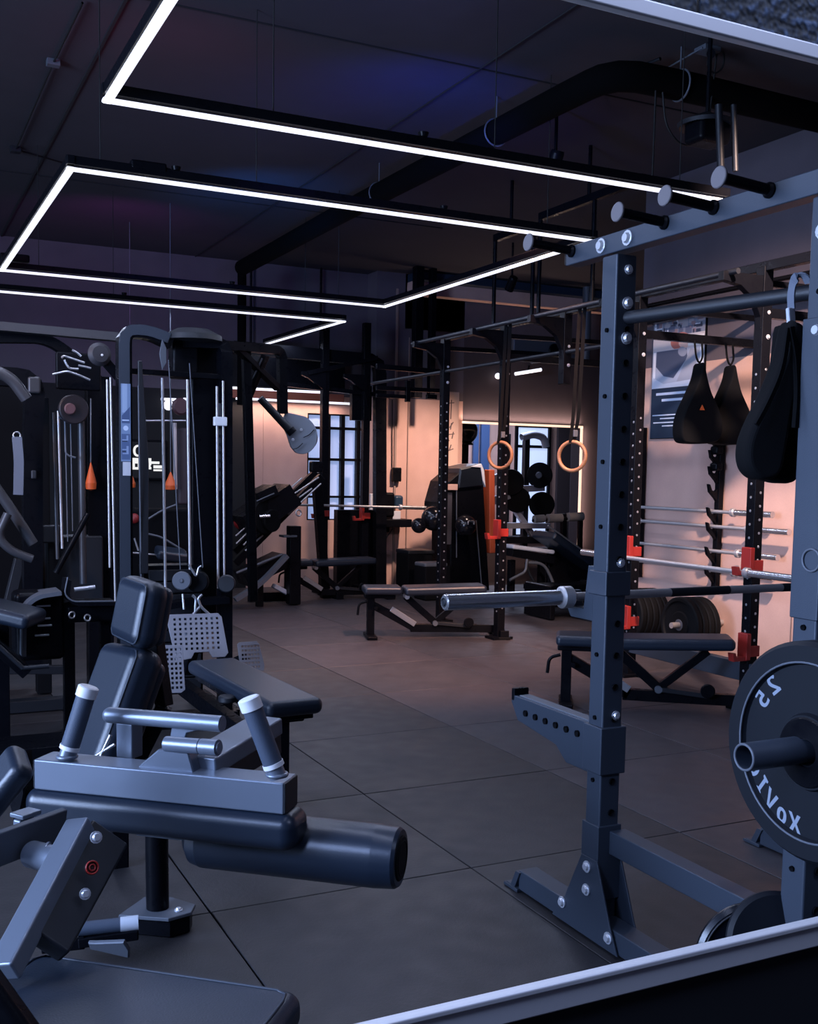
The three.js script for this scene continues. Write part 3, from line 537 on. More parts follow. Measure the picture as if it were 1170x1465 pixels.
// ------------------------------------------------------------------ leg machine in the left foreground
{
  const u = [0.756, 0, 0.654], v = [0.654, 0, -0.756];              // along the machine's cross beam, and away from the camera
  const at = (p, a, b, y = 0) => [p[0] + u[0] * a + v[0] * b, p[1] + y, p[2] + u[2] * a + v[2] * b];
  const C0 = [-2.3195, 0.632, 0.594];                              // middle of the beam's front face
  const t = thing('leg_curl_machine', 'grey and black leg machine nearest the camera with two upright grips and a fat roller', 'gym machine', [-2.2, 0, 0.1]);
  const beam = part(t, 'cross_beam', bar(at(C0, -0.367, 0.047), at(C0, 0.367, 0.047), 0.094, 0.084, undefined, 0.005, 2), M.grey);
  for (const k of [0.366, -0.371]) part(beam, 'end_plate', bar(at(C0, k, 0.047), at(C0, k + 0.005, 0.047), 0.09, 0.08), M.dark);
  part(t, 'thigh_pad', pad(at(C0, 0.0, 0.05, -0.092), u, [0, 1, 0], [0.80, 0.102, 0.135], 0.04), M.vinylGloss);
  // upright grips with pale collars
  for (const [b, e] of [[[-2.515, 0.685, 0.398], [-2.457, 0.878, 0.409]], [[-2.067, 0.705, 0.852], [-2.135, 0.903, 0.823]]]) {
    const g = part(t, 'grip', rod(mix(b, e, 0.12), mix(b, e, 0.86), 0.0255, 0.0255, 28), M.grip);
    part(g, 'collar', [rod(mix(b, e, 0.10), mix(b, e, 0.155), 0.0275, 0.0275, 28)], M.white);
    part(g, 'cap', [rod(mix(b, e, 0.85), mix(b, e, 0.985), 0.0285, 0.0285, 28), rod(mix(b, e, 0.985), mix(b, e, 1.0), 0.0285, 0.024, 28)], M.white);
    part(g, 'stub', [rod(mix(b, e, -0.04), mix(b, e, 0.11), 0.0225, 0.0225, 20), torus(mix(b, e, 0.0), [0, 1, 0], 0.024, 0.006, 24, 8)], M.grey);
  }
  // handle tube on a square post
  const h0 = [-2.389, 0.779, 0.351], h1 = [-2.139, 0.788, 0.608];
  part(t, 'handle_tube', [rod(h0, h1, 0.0225, 0.0225, 28), knob(h0, 0.0225, 20)], M.grey);
  const pb = [-2.341, 0.759, 0.376];
  part(t, 'handle_post', box([pb[0], pb[1] - 0.048, pb[2]], [0.05, 0.1, 0.055], 0.004, 0.71), M.grey);
  // pivot arm that leaves the beam toward the back
  const a0 = at(C0, 0.10, 0.06, 0.05), a1 = at(C0, 0.15, 0.42, 0.085);
  part(t, 'pivot_arm', [bar(a0, a1, 0.105, 0.05, undefined, 0.006, 2)], M.grey);
  part(t, 'arm_web', bar(add(a0, [0, -0.045, 0]), add(a1, [0, -0.055, 0]), 0.098, 0.06), M.dark);
  const c0 = [-2.286, 0.742, 0.584], c1 = [-2.178, 0.749, 0.704];
  const barrel = part(t, 'pivot_barrel', [rod(c0, mix(c0, c1, 0.66), 0.0205, 0.0205, 24)], M.grey);
  part(barrel, 'barrel_end', [rod(mix(c0, c1, 0.68), c1, 0.0215, 0.0215, 24), rod(mix(c0, c1, 0.6), mix(c0, c1, 1.03), 0.015, 0.015, 20)], M.grey);
  part(t, 'saddle', slab([[-0.09, 0], [0.07, 0], [0.055, 0.05], [-0.03, 0.05]], 0.07, basis(at(C0, 0.03, 0.055, 0.04), u, [0, 1, 0]), [], 0.004), M.grey);
  part(t, 'bracket', slab([[0, 0], [0.03, 0], [0.06, 0.08], [0.15, 0.105], [0.15, 0.12], [0.02, 0.1]], 0.012, basis(at(C0, -0.03, 0.13, 0.04), u, [0, 1, 0]), [], 0.002), M.grey);
  // post with bolted foot plate
  const f = [-2.19, 0, 0.06];
  const post = part(t, 'post', rod([f[0], 0.07, f[2]], [f[0] - 0.01, 0.56, f[2] + 0.02], 0.036, 0.036, 24), M.black);
  const foot = part(t, 'foot_plate', slab([[-0.1, -0.07], [0.06, -0.075], [0.115, -0.02], [0.11, 0.04], [0.02, 0.085], [-0.07, 0.075]], 0.012, basis([f[0], 0.066, f[2]], [0.85, 0, 0.53], [0.53, 0, -0.85]), [], 0.002), M.greyDull);
  part(t, 'foot', slab([[-0.08, -0.05], [0.06, -0.06], [0.105, -0.01], [0.1, 0.03], [0.01, 0.065], [-0.06, 0.06]], 0.056, basis([f[0], 0.03, f[2]], [0.85, 0, 0.53], [0.53, 0, -0.85]), [], 0.004), M.black);
  part(foot, 'bolt', bolt([f[0] + 0.055, 0.072, f[2] + 0.05], [0, 1, 0], 0.01), M.bolt);
  // big roller, right end capped
  const r0 = [-2.205, 0.46, 0.52], r1 = [-1.779, 0.46, 0.888];
  const prof = [[0.0, 0], [0.05, 0], [0.076, 0.02], [0.084, 0.05], [0.084, 0.545], [0.080, 0.60], [0.074, 0.609], [0, 0.609]].map(([a, b]) => new THREE.Vector2(a, b));
  const roller = part(t, 'roller', turned(prof, r0, [r1[0] - r0[0], 0, r1[2] - r0[2]], 56), M.vinylGloss);
  const re = at(r0, 0.609, 0);
  part(roller, 'end_cap', [disc(re, u, 0.06, 0.01, 40, 0, 0.004), torus(add(re, [0.003, 0, 0.003]), u, 0.045, 0.003, 36, 6)], M.rubber);
  part(t, 'roller_shaft', rod(at(r0, -0.16, 0), at(r0, 0.02, 0), 0.018), M.grey);
  part(t, 'roller_bracket', bar(at(r0, -0.14, 0, 0), at(r0, -0.16, 0.12, 0.12), 0.05, 0.03), M.black);
  // lever: grey flat face with a black side plate
  const l0 = [-2.534, 0.602, 0.743], l1 = [-2.748, 0.412, 1.069];
  part(t, 'lever', bar(l0, l1, 0.062, 0.05, [-0.55, 0.6, 0.5], 0.006, 2), M.grey);
  const sp0 = [-2.472, 0.562, 0.732], sp1 = [-2.656, 0.423, 0.99];
  const side = part(t, 'side_plate', bar(sp0, sp1, 0.11, 0.05, [0.2, 0.5, 0.8], 0.008, 2), M.dark, 'black side plate with a round red badge');
  const bn = [0.22, 0.3, 0.93], bc = [-2.534, 0.544, 0.888];
  part(side, 'badge', [disc(bc, bn, 0.0165, 0.006, 30)], std(0x2a0c0c, 0.5));
  part(side, 'badge_ring', [torus(add(bc, [0.001, 0.002, 0.004]), bn, 0.0145, 0.0022, 30, 8), torus(add(bc, [0.001, 0.002, 0.004]), bn, 0.007, 0.0018, 20, 8)], M.red);
  part(side, 'bolt', bolt([-2.514, 0.596, 0.831], bn, 0.011), M.bolt); part(side, 'bolt', bolt([-2.557, 0.501, 0.931], bn, 0.01), M.bolt);
  // pivot pieces at the left edge
  part(t, 'bushing', [rod([-2.643, 0.528, 0.696], [-2.595, 0.538, 0.797], 0.033, 0.033, 28), torus([-2.617, 0.533, 0.747], [0.9, -0.1, 0.4], 0.034, 0.004)], M.grey);
  part(t, 'link_plate', bar([-2.769, 0.565, 0.764], [-2.555, 0.558, 0.591], 0.02, 0.09, [-0.3, 0.8, 0.4], 0.004), M.greyDull);
  part(t, 'clamp', [box([-2.648, 0.549, 0.58], [0.05, 0.075, 0.03], 0.006, 0.6), box([-2.644, 0.595, 0.577], [0.06, 0.012, 0.05], 0.003, 0.6)], M.grey);
  part(t, 'side_pad', pad([-2.716, 0.694, 0.667], [0.45, 0.62, 0.2], [-0.6, 0.7, 0.3], [0.2, 0.06, 0.12], 0.025), M.vinyl);
  part(t, 'end_shroud', slab([[-0.06, 0.05], [0.0, 0.09], [0.005, -0.02], [-0.02, -0.12], [-0.035, -0.06]], 0.05, basis([-2.61, 0.592, 0.303], u, [0, 1, 0]), [], 0.004), M.black);
  // seat in the near corner
  const s0 = [-2.188, 0.368, 1.293];
  const sc = at(s0, -0.30, -0.19, -0.045);
  const seat = part(t, 'seat_pad', pad(sc, u, [0, 1, 0], [0.66, 0.085, 0.40], 0.035), M.vinyl);
  part(seat, 'seam', piping(sc, u, [0, 1, 0], [0.61, 0.042, 0.35]), M.seam);
  part(t, 'seat_support', [bar(at(sc, 0, 0, -0.05), at(sc, -0.05, 0, -0.32), 0.08, 0.08)], M.black);
  part(t, 'near_shroud', pad([-2.816, 0.48, 1.364], [0.5, -0.8, 0.3], [-0.6, 0.5, 0.6], [0.32, 0.06, 0.14], 0.02), M.black);
  // foot roller and toe plate by the post
  const q0 = [-2.461, 0.112, 0.219], q1 = [-2.293, 0.118, 0.257];
  const fr = part(t, 'foot_roller', rod(q0, mix(q0, q1, 0.7), 0.021, 0.021, 22), M.grip);
  part(fr, 'collar', rod(mix(q0, q1, 0.7), q1, 0.0225, 0.0225, 22), M.pale);
  part(t, 'toe_plate', slab([[0, 0.012], [0.02, 0.014], [0.11, 0.032], [0.118, 0.0], [0.11, -0.032], [0.02, -0.014], [0, -0.012]], 0.014, basis([-2.439, 0.094, 0.299], [0.8, 0, 0.6], [-0.3, 0.8, 0.3]), [], 0.003), M.greyDull);
  part(t, 'foot_frame', [bar(add(q0, [0, -0.035, 0]), add(q1, [0, -0.03, 0]), 0.05, 0.03), bar(add(q0, [-0.1, -0.04, -0.03]), add(q0, [0.02, -0.035, 0]), 0.05, 0.04)], M.black);
}
{ // seat back behind it
  const t = thing('seated_press_machine', 'black upholstered seat back with separate headrest, just behind the grey leg machine', 'gym machine', [-2.201, 0.38, -0.505]);
  const mk = (name, lo, hi, th, w) => {
    const c = mix(lo, hi, 0.5), al = V(hi).sub(V(lo)).normalize(), l = len(lo, hi);
    const n = new THREE.Vector3(-1, 0, 0.16).normalize(); n.addScaledVector(al, -n.dot(al)).normalize();
    const p = part(t, name, pad(c, [al.x, al.y, al.z], [n.x, n.y, n.z], [l, th, w], 0.05), M.vinyl);
    part(p, 'seam', [piping(c, [al.x, al.y, al.z], [n.x, n.y, n.z], [l - 0.03, th * 0.36, w - 0.02], 0.0035)], M.seam);
    part(p, 'back_shell', pad(add(c, [-n.x * th * 0.42, -n.y * th * 0.42, -n.z * th * 0.42]), [al.x, al.y, al.z], [n.x, n.y, n.z], [l * 0.88, th * 0.55, w * 0.84], 0.03), M.vinyl);
    return p;
  };
  mk('headrest', [-2.166, 0.85, -0.419], [-2.121, 1.084, -0.418], 0.11, 0.27);
  mk('backrest', [-2.336, 0.371, -0.403], [-2.151, 0.832, -0.466], 0.13, 0.36);
  part(t, 'back_post', bar([-2.035, 0.6, -0.499], [-2.076, 0.987, -0.554], 0.05, 0.05), M.black);
  part(t, 'back_post', bar([-2.035, 0.6, -0.499], [-2.193, 0.262, -0.546], 0.06, 0.06), M.black);
  part(t, 'headrest_bolt', [bolt([-2.084, 0.952, -0.365], [0.5, 0.1, 0.85], 0.01)], M.bolt);
  part(t, 'backrest_bolt', [bolt([-2.144, 0.722, -0.34], [0.5, 0.1, 0.85], 0.008)], M.bolt);
  part(t, 'seat_lever', [rod([-2.335, 0.523, -0.136], [-2.3, 0.602, -0.127], 0.006), rod([-2.349, 0.53, -0.144], [-2.289, 0.572, -0.118], 0.006)], M.silver);
  part(t, 'base', bar(add([-2.193, 0.262, -0.546], [0, -0.62, 0]), [-2.193, 0.262, -0.546], 0.06, 0.06), M.black);
}
{ // low rowing station: bench, foot plates
  const t = thing('row_bench', 'low bench with a flat black pad running toward the cable tower', 'bench', [-1.45, 0, -1.3]);
  part(t, 'pad', pad([-1.45, 0.485, -1.30], [0.05, 0, 1], [0, 1, 0], [1.10, 0.07, 0.255], 0.03), M.vinyl);
  part(t, 'board', box([-1.45, 0.44, -1.30], [0.2, 0.03, 1.0], 0.004, 0.05), M.black);
  part(t, 'leg', [box([-1.42, 0.22, -0.98], [0.07, 0.42, 0.09])], M.black);
  part(t, 'leg_mount', [box([-1.42, 0.415, -0.98], [0.17, 0.04, 0.2], 0.01)], M.black);
  part(t, 'foot', [box([-1.42, 0.03, -0.98], [0.12, 0.06, 0.14])], M.black);
  part(t, 'rail', [box([-1.46, 0.25, -1.75], [0.06, 0.08, 1.5])], M.black);
  part(t, 'adjuster', [disc([-1.597, 0.458, -1.165], [0, 1, 0], 0.04, 0.03, 24)], M.dark);
}
{ // perforated foot plates
  const grid = (x0, x1, y0, y1, nx, ny, w, h, keep) => { const o = []; for (let i = 0; i < nx; i++) for (let j = 0; j < ny; j++) { const x = x0 + (x1 - x0) * (i + 0.5) / nx, y = y0 + (y1 - y0) * (j + 0.5) / ny; if (!keep || keep(x, y)) o.push(rectHole(x, y, w, h)); } return o; };
  const k = 1 / 295;
  const big = thing('foot_platform', 'largest perforated grey foot plate, notched at the bottom, below the cable handle', 'foot plate', [-1.492, 0.476, -2.05]);
  const o = [-1.492, 0.476, -2.05], P = (u, v) => [(u - 283) * k, (945 - v) * k];
  const mb = basis(o, [0.93, 0, 0.1], [0.02, 1, -0.35]);
  part(big, 'plate', slab([P(241, 872), P(318, 872), P(323, 878), P(330, 935), P(325, 941), P(306, 941), P(301, 932), P(278, 932), P(273, 941), P(250, 945), P(240, 886)], 0.012, mb,
    grid(-0.125, 0.125, 0.05, 0.235, 9, 7, 0.012, 0.013), 0.0015), M.mesh);
  part(big, 'bracket', bar(add(o, [0, 0.1, -0.04]), add(o, [0, -0.1, -0.2]), 0.05, 0.04), M.black);
  const left = thing('foot_platform', 'left perforated grey foot plate, beside the upholstered seat back', 'foot plate', [-1.679, 0.353, -1.9]);
  { const o2 = [-1.679, 0.474, -1.9], kk = 1 / 302, Q = (u, v) => [(u - 242) * kk, (956 - v) * kk];
    part(left, 'plate', slab([Q(226, 921), Q(263, 922), Q(264, 990), Q(258, 994), Q(232, 993), Q(226, 982), Q(221, 952)], 0.012, basis(o2, [0.93, 0, 0.1], [0, 1, -0.3]), grid(-0.06, 0.066, -0.112, 0.105, 6, 9, 0.012, 0.013), 0.0015), M.mesh);
    part(left, 'bracket', bar(add(o2, [0.02, 0, -0.03]), add(o2, [0.1, -0.1, -0.2]), 0.05, 0.04), M.black); }
  const right = thing('foot_platform', 'right perforated grey foot plate, beside the low bench pad', 'foot plate', [-1.118, 0.331, -2.3]);
  { const o3 = [-1.123, 0.431, -2.3], kk = 1 / 290, Q = (u, v) => [(u - 359) * kk, (940 - v) * kk];
    part(right, 'plate', slab([Q(338, 919), Q(341, 916), Q(369, 915), Q(373, 920), Q(380, 955), Q(378, 963), Q(342, 963)], 0.012, basis(o3, [0.93, 0, 0.1], [0, 1, -0.3]), grid(-0.055, 0.05, -0.068, 0.072, 6, 6, 0.012, 0.012), 0.0015), M.mesh);
    part(right, 'bracket', bar(add(o3, [-0.02, 0, -0.03]), add(o3, [-0.15, -0.1, -0.2]), 0.05, 0.04), M.black); }
}

// ------------------------------------------------------------------ cable tower
{
  const z = -2.6, t = thing('cable_tower', 'tall black cable tower with two rounded hoops, bright guide rods and a hanging handle', 'gym machine', [-1.48, 0, z]);
  const D = 0.07;
  // left hoop: flat section, pale front strip with printed panel
  part(t, 'hoop', strap([[-1.757, 0.03, z], [-1.757, 2.22, z], [-1.62, 2.22, z - 0.0], [-1.50, 2.17, z]], 0.10, 0.07, [0, 0, 1], 0.11, 60), M.black);
  part(t, 'hoop', strap([[-1.185, 0.03, z], [-1.185, 2.19, z - 0.02], [-1.30, 2.19, z - 0.04], [-1.43, 2.185, z - 0.05]], 0.10, 0.065, [0, 0, 1], 0.13, 60), M.black);
  part(t, 'front_strip', strap([[-1.765, 0.3, z + 0.054], [-1.765, 2.225, z + 0.054], [-1.62, 2.225, z + 0.054], [-1.52, 2.19, z + 0.054]], 0.012, 0.056, [0, 0, 1], 0.115, 50), M.rack);
  const cv = document.createElement('canvas'); cv.width = 64; cv.height = 512; const g = cv.getContext('2d');
  g.fillStyle = '#6f86a8'; g.fillRect(0, 0, 64, 512); g.fillStyle = '#8ea3c0'; g.fillRect(8, 0, 34, 190); g.fillStyle = '#41557a'; g.beginPath(); g.moveTo(60, 150); g.lineTo(6, 210); g.lineTo(6, 260); g.lineTo(60, 260); g.fill();
  g.fillStyle = '#b8c9e0'; g.fillRect(8, 236, 46, 8); g.beginPath(); g.arc(32, 292, 17, 0, 7); g.fill(); g.fillStyle = '#4a5f85'; g.fillRect(4, 330, 56, 170); g.fillStyle = '#8296b6'; for (const [x, y, w, h] of [[8, 366, 40, 8], [36, 340, 12, 34], [8, 430, 40, 8], [36, 410, 14, 54], [10, 456, 30, 8]]) g.fillRect(x, y, w, h);
  g.fillStyle = '#1c2940'; g.fillRect(8, 376, 34, 6); g.fillRect(8, 442, 24, 8);
  const tex = new THREE.CanvasTexture(cv); tex.colorSpace = THREE.SRGBColorSpace;
  const pl = new THREE.PlaneGeometry(0.052, 0.42).translate(-1.76, 1.72, z + 0.0625);
  part(t, 'instruction_panel', pl, new THREE.MeshStandardMaterial({ map: tex, roughness: 0.5 }), 'pale blue instruction panel with small figures', true);
  part(t, 'sticker', box([-1.756, 1.47, z + 0.063], [0.042, 0.075, 0.004], 0.001), M.pale);
  // head: hood, dark centre column, cross bars
  part(t, 'hood', turned([[0.0, 0.05], [0.09, 0.045], [0.16, 0.01], [0.165, -0.02], [0, -0.03]].map(([a, b]) => new THREE.Vector2(a, b)), [-1.368, 2.213, -2.62], [0, 1, 0], 28), M.dark);
  part(t, 'column', [box([-1.28, 1.399, -2.75], [0.15, 1.62, 0.12], 0.01)], M.black);
  part(t, 'head_plate', box([-1.408, 2.103, -2.68], [0.15, 0.24, 0.12], 0.02), M.black);
  part(t, 'cross_bar', bar([-1.734, 2.004, -2.6], [-1.195, 1.999, -2.6], 0.04, 0.03), M.black);
  part(t, 'light_fin', slab([[0, -0.085], [0.02, -0.05], [0.02, 0.03], [0, 0.075], [-0.014, 0.0]], 0.012, basis([-1.565, 2.102, -2.52], [1, 0, 0], [0, 1, 0]), [], 0.002), M.greyDull);
  // guide rods and cables
  part(t, 'guide_rod', rod([-1.556, 1.973, -2.56], [-1.539, 0.708, -2.56], 0.0085, 0.0085, 12), M.steel);
  part(t, 'guide_rod', rod([-1.415, 1.972, -2.56], [-1.4, 0.906, -2.56], 0.0085, 0.0085, 12), M.steel);
  part(t, 'guide_rod', rod([-1.247, 1.942, -2.56], [-1.237, 0.793, -2.56], 0.0075, 0.0075, 12), M.steel);
  part(t, 'guide_rod', rod([-1.211, 1.975, -2.56], [-1.2, 0.776, -2.56], 0.007, 0.007, 12), M.steel);
  part(t, 'guide_rod', rod([-1.854, 1.949, -2.56], [-1.846, 0.929, -2.56], 0.006, 0.006, 12), M.steel);
  part(t, 'guide_rod', rod([-1.836, 1.961, -2.56], [-1.817, 0.743, -2.56], 0.006, 0.006, 12), M.steel);
  part(t, 'cable', [rod([-1.535, 2.068, -2.5], [-1.471, 0.913, -2.5], 0.003, 0.003, 6)], M.greyDull);
  part(t, 'cable', [rod([-1.419, 2.056, -2.5], [-1.343, 0.922, -2.5], 0.003, 0.003, 6)], M.greyDull);
  part(t, 'cable', [rod([-1.71, 1.916, -2.45], [-1.688, 0.88, -2.5], 0.004, 0.004, 8)], M.greyDull);
  part(t, 'tail', slab([[-0.015, 1.15], [0.0, 1.15], [0.035, 0.6], [0.03, 0], [-0.01, 0.0], [-0.012, 0.6]], 0.02, basis([-1.684, 0.9, -2.5], [1, 0, 0], [0, 1, 0]), [], 0.003), M.dark);
  const st = part(t, 'selector_tube', [box([-1.216, 1.601, -2.58], [0.05, 0.5, 0.02], 0.006)], M.greyDull);
  part(st, 'number_plate', [0, 1, 2, 3, 4, 5, 6, 7].map((i) => box(add([-1.221, 1.759, -2.565], [0, -0.047 * i, 0]), [0.035, 0.016, 0.006], 0.001)), M.dark).userData.kind = 'stuff';
  part(st, 'clip', box([-1.23, 1.746, -2.55], [0.075, 0.05, 0.03], 0.004), M.white);
  // weight stack low in the tower
  const stack = part(t, 'weight_stack', [box([-1.47, 0.55, -2.72], [0.34, 0.75, 0.14], 0.004)], M.black);
  for (let i = 0; i < 10; i++) part(stack, 'weight_block', box([-1.47, 0.24 + i * 0.07, -2.64], [0.3, 0.062, 0.05], 0.004), M.dark);
  part(t, 'shelf', strap([[-1.573, 0.709, -2.5], [-1.455, 0.728, -2.5], [-1.201, 0.734, -2.5]], 0.1, 0.035, [0, 0, 1], 0.05, 12), M.black);
  part(t, 'base', [box([-1.47, 0.04, z], [0.72, 0.08, 0.12]), box([-1.757, 0.04, z - 0.25], [0.1, 0.08, 0.7]), box([-1.185, 0.04, z - 0.25], [0.1, 0.08, 0.7])], M.black);
  // pulley and handle
  const pc = [-1.483, 0.859, -2.42];
  part(t, 'pulley', [disc(pc, [-0.35, 0.05, 0.93], 0.052, 0.03, 40), disc(add(pc, [-0.005, 0, 0.016]), [-0.35, 0.05, 0.93], 0.012, 0.01, 20)], M.greyDull);
  part(t, 'pulley_guard', [disc([-1.379, 0.847, -2.47], [-0.35, 0.05, 0.93], 0.06, 0.08, 32)], M.black);
  part(t, 'small_wheel', [disc([-1.22, 0.832, -2.45], [-0.35, 0.05, 0.93], 0.05, 0.05, 32)], M.dark);
}
{
  const t = thing('cable_attachment', 'chrome double row handle with two black grips hanging below the pulley', 'cable attachment', [-1.437, 0.573, -2.2]);
  part(t, 'hook', [pipe([[-1.475, 0.958, -2.3], [-1.433, 0.888, -2.3], [-1.421, 0.942, -2.3], [-1.406, 0.949, -2.3]], 0.006, 0.02, 24, 8), pipe([[-1.522, 0.805, -2.25], [-1.523, 0.726, -2.22]], 0.006, 0.02, 10, 8)], M.silver);
  part(t, 'frame', [pipe([[-1.482, 0.802, -2.2], [-1.463, 0.786, -2.2], [-1.467, 0.711, -2.2]], 0.007, 0.02, 20, 8), pipe([[-1.429, 0.804, -2.2], [-1.452, 0.786, -2.2], [-1.437, 0.74, -2.2], [-1.364, 0.672, -2.2]], 0.0075, 0.02, 24, 8), pipe([[-1.441, 0.74, -2.2], [-1.494, 0.682, -2.2]], 0.0075, 0.02, 10, 8), rod([-1.46, 0.65, -2.2], [-1.402, 0.594, -2.2], 0.0075)], M.silver);
  part(t, 'grip', rod([-1.489, 0.683, -2.19], [-1.519, 0.579, -2.19], 0.0125), M.grip);
  part(t, 'grip', rod([-1.37, 0.674, -2.19], [-1.401, 0.58, -2.19], 0.0125), M.grip);
}
{ // overhead arm with bracing, to the right of the tower
  const t = thing('pulldown_frame', 'black braced frame to the right of the cable tower, its corner rounded', 'gym frame', [-0.855, 1.788, -3]);
  part(t, 'arm', strap([[-1.175, 2.191, -2.7], [-0.743, 2.205, -2.9], [-0.735, 1.823, -2.9]], 0.06, 0.05, [0, 0, 1], 0.06, 40), M.black);
  part(t, 'brace', bar([-1.076, 2.186, -2.75], [-0.763, 1.975, -2.9], 0.05, 0.035), M.black);
  part(t, 'brace', bar([-0.879, 2.162, -2.8], [-0.968, 1.885, -2.9], 0.05, 0.035), M.black);
  part(t, 'inner_post', bar([-1.001, 2.187, -2.8], [-0.95, 0.681, -2.8], 0.05, 0.05), M.black);
  part(t, 'rail', [rod([-1.076, 2.186, -2.75], [-0.793, 1.985, -2.88], 0.004), rod([-0.907, 2.138, -2.78], [-0.949, 2.009, -2.85], 0.005)], M.greyDull);
}
{
  const t = thing('swivel_pulley', 'pale grey teardrop pulley cover with a dark tube, in front of the far pink wall', 'pulley', [-0.638, 1.62, -2.9]);
  const o = [-0.606, 1.698, -2.9], k = 1 / 243, Q = (u, v) => new THREE.Vector2((u - 432) * k, (622 - v) * k);
  const s = new THREE.Shape(); s.moveTo(Q(407, 590).x, Q(407, 590).y); s.lineTo(Q(436, 596).x, Q(436, 596).y);
  s.splineThru([Q(447, 606), Q(453, 620), Q(450, 638), Q(438, 649), Q(424, 649), Q(415, 640)]); s.lineTo(Q(409, 622).x, Q(409, 622).y); s.lineTo(Q(400, 605).x, Q(400, 605).y); s.closePath();
  const m = basis(o, [0.98, 0, 0.2], [0, 1, 0]);
  part(t, 'cover', new THREE.ExtrudeGeometry(s, { depth: 0.03, bevelEnabled: true, bevelThickness: 0.004, bevelSize: 0.004, bevelSegments: 2, curveSegments: 20 }).applyMatrix4(m), std(0x7e838c, 0.42, 0.2));
  part(t, 'wheel', disc([-0.586, 1.682, -2.94], [-0.2, 0, 0.98], 0.092, 0.045, 40), M.black);
  part(t, 'arm', rod([-0.893, 1.908, -2.86], [-0.69, 1.712, -2.86], 0.022, 0.026, 20), M.dark);
  part(t, 'arm_cap', rod([-0.703, 1.729, -2.86], [-0.682, 1.704, -2.855], 0.029, 0.029, 20), M.black);
  part(t, 'slot', [strap([[-0.617, 1.68, -2.845], [-0.576, 1.698, -2.845], [-0.549, 1.729, -2.845]], 0.006, 0.004, [0, 0, 1], 0.02, 10), strap([[-0.685, 1.605, -2.845], [-0.653, 1.614, -2.845], [-0.622, 1.645, -2.845]], 0.006, 0.004, [0, 0, 1], 0.02, 10)], M.black);
  part(t, 'bolt', bolt([-0.628, 1.727, -2.855], [-0.2, 0, 0.98], 0.007), M.bolt); part(t, 'bolt', bolt([-0.682, 1.665, -2.855], [-0.2, 0, 0.98], 0.007), M.bolt);
}

// ------------------------------------------------------------------ training rig along x = 2, its uprights about a metre apart
const RIGX = 1.98, rigZ = [-1.69, -2.9, -3.84, -4.76, -5.88], RH = 2.78;
{
  const t = thing('training_rig', 'long black training rig of drilled uprights with curved brackets and pull-up bars', 'rig', [RIGX, 0, -3.5]);
  rigZ.forEach((z, i) => {
    const y0 = i === 2 ? 2.2 : 0;                                      // the third one is a short hanger
    const u = part(t, 'upright', box([RIGX, (RH + y0) / 2, z], [0.075, RH - y0, 0.075], 0.005), M.black);
    const dots = []; for (let y = i === 2 ? 9 : 0.25; y < 2.2; y += 0.085) { if (i !== 1 || y < 1.9) { dots.push(disc([RIGX - 0.038, y, z + 0.012 * (i % 2)], [1, 0, 0], 0.0085, 0.002, 10, 0, 0.0005)); dots.push(disc([RIGX + 0.006, y + 0.03, z + 0.038], [0, 0, 1], 0.0085, 0.002, 10, 0, 0.0005)); } }
    if (dots.length) part(u, 'bushing', dots, M.silver).userData.kind = 'stuff';
    if (i !== 2) part(t, 'base_plate', [box([RIGX, 0.012, z], [0.2, 0.024, 0.16], 0.003)], M.black);
    const br = part(t, 'bracket', slab([[0, -0.36], [-0.012, -0.2], [-0.07, -0.09], [-0.18, -0.02], [-0.32, 0.0], [-0.32, 0.05], [0, 0.05]].map(([a, b]) => [a, b]), 0.05, basis([RIGX - 0.03, 2.67, z], [1, 0, 0], [0, 1, 0]), [], 0.002), M.black);
    part(br, 'bolt', bolt([RIGX + 0.01, 2.35, z + 0.037], [0, 0, 1], 0.011), M.bolt);
    part(br, 'bolt', bolt([RIGX + 0.01, 2.5, z + 0.037], [0, 0, 1], 0.009), M.bolt);
    if (i < 4 && i !== 2) part(t, 'cross_tie', bar([RIGX + 0.03, 2.5, z], [3.08, 2.5, z], 0.05, 0.06), M.black);
    if (i !== 2) part(t, 'cross_tie', bar([RIGX + 0.03, 2.68, z], [3.4, 2.7, z], 0.04, 0.04), M.black);
  });
  part(t, 'pull_up_bar', rod([1.68, 2.715, -6.0], [1.68, 2.715, -1.6], 0.018), M.dark);
  part(t, 'pull_up_bar', rod([1.97, 2.455, -7.6], [1.97, 2.455, -2.94], 0.017), M.dark);
  part(t, 'top_rail', bar([RIGX, RH, -5.9], [RIGX, RH, -0.4], 0.06, 0.06), M.black);
  part(t, 'top_rail', bar([RIGX + 1.0, RH + 0.02, -4.2], [RIGX + 1.0, RH + 0.02, -0.4], 0.05, 0.05), M.black);
  for (const x of [2.25, 2.6]) part(t, 'overhead_rung', rod([x, 2.84, -4.1], [x, 2.84, -0.4], 0.018), M.black);
  part(t, 'low_rail', bar([RIGX, 0.24, -2.9], [RIGX, 0.24, -1.69], 0.06, 0.12), M.rack);
  part(t, 'low_rail', bar([RIGX, 0.24, -1.69], [RIGX, 0.24, -0.5], 0.06, 0.12), M.rack);
  // ceiling frames that hold the rig
  for (const [a, b, y] of [[-4.98, -4.45, 3.56], [-4.25, -2.9, 3.6]]) {
    part(t, 'ceiling_rail', bar([RIGX, y, a], [RIGX, y, b], 0.05, 0.06), M.black);
    part(t, 'hanger', rod([RIGX, y, a], [RIGX, RH, a], 0.018), M.black);
    part(t, 'hanger', rod([RIGX, y, b + (b < -4 ? 0.1 : -0.6)], [RIGX, RH, b + (b < -4 ? 0.1 : -0.6)], 0.018), M.black);
    part(t, 'hanger', rod([RIGX, y, (a + b) / 2], [RIGX, ceilY, (a + b) / 2], 0.015), M.black);
  }
}
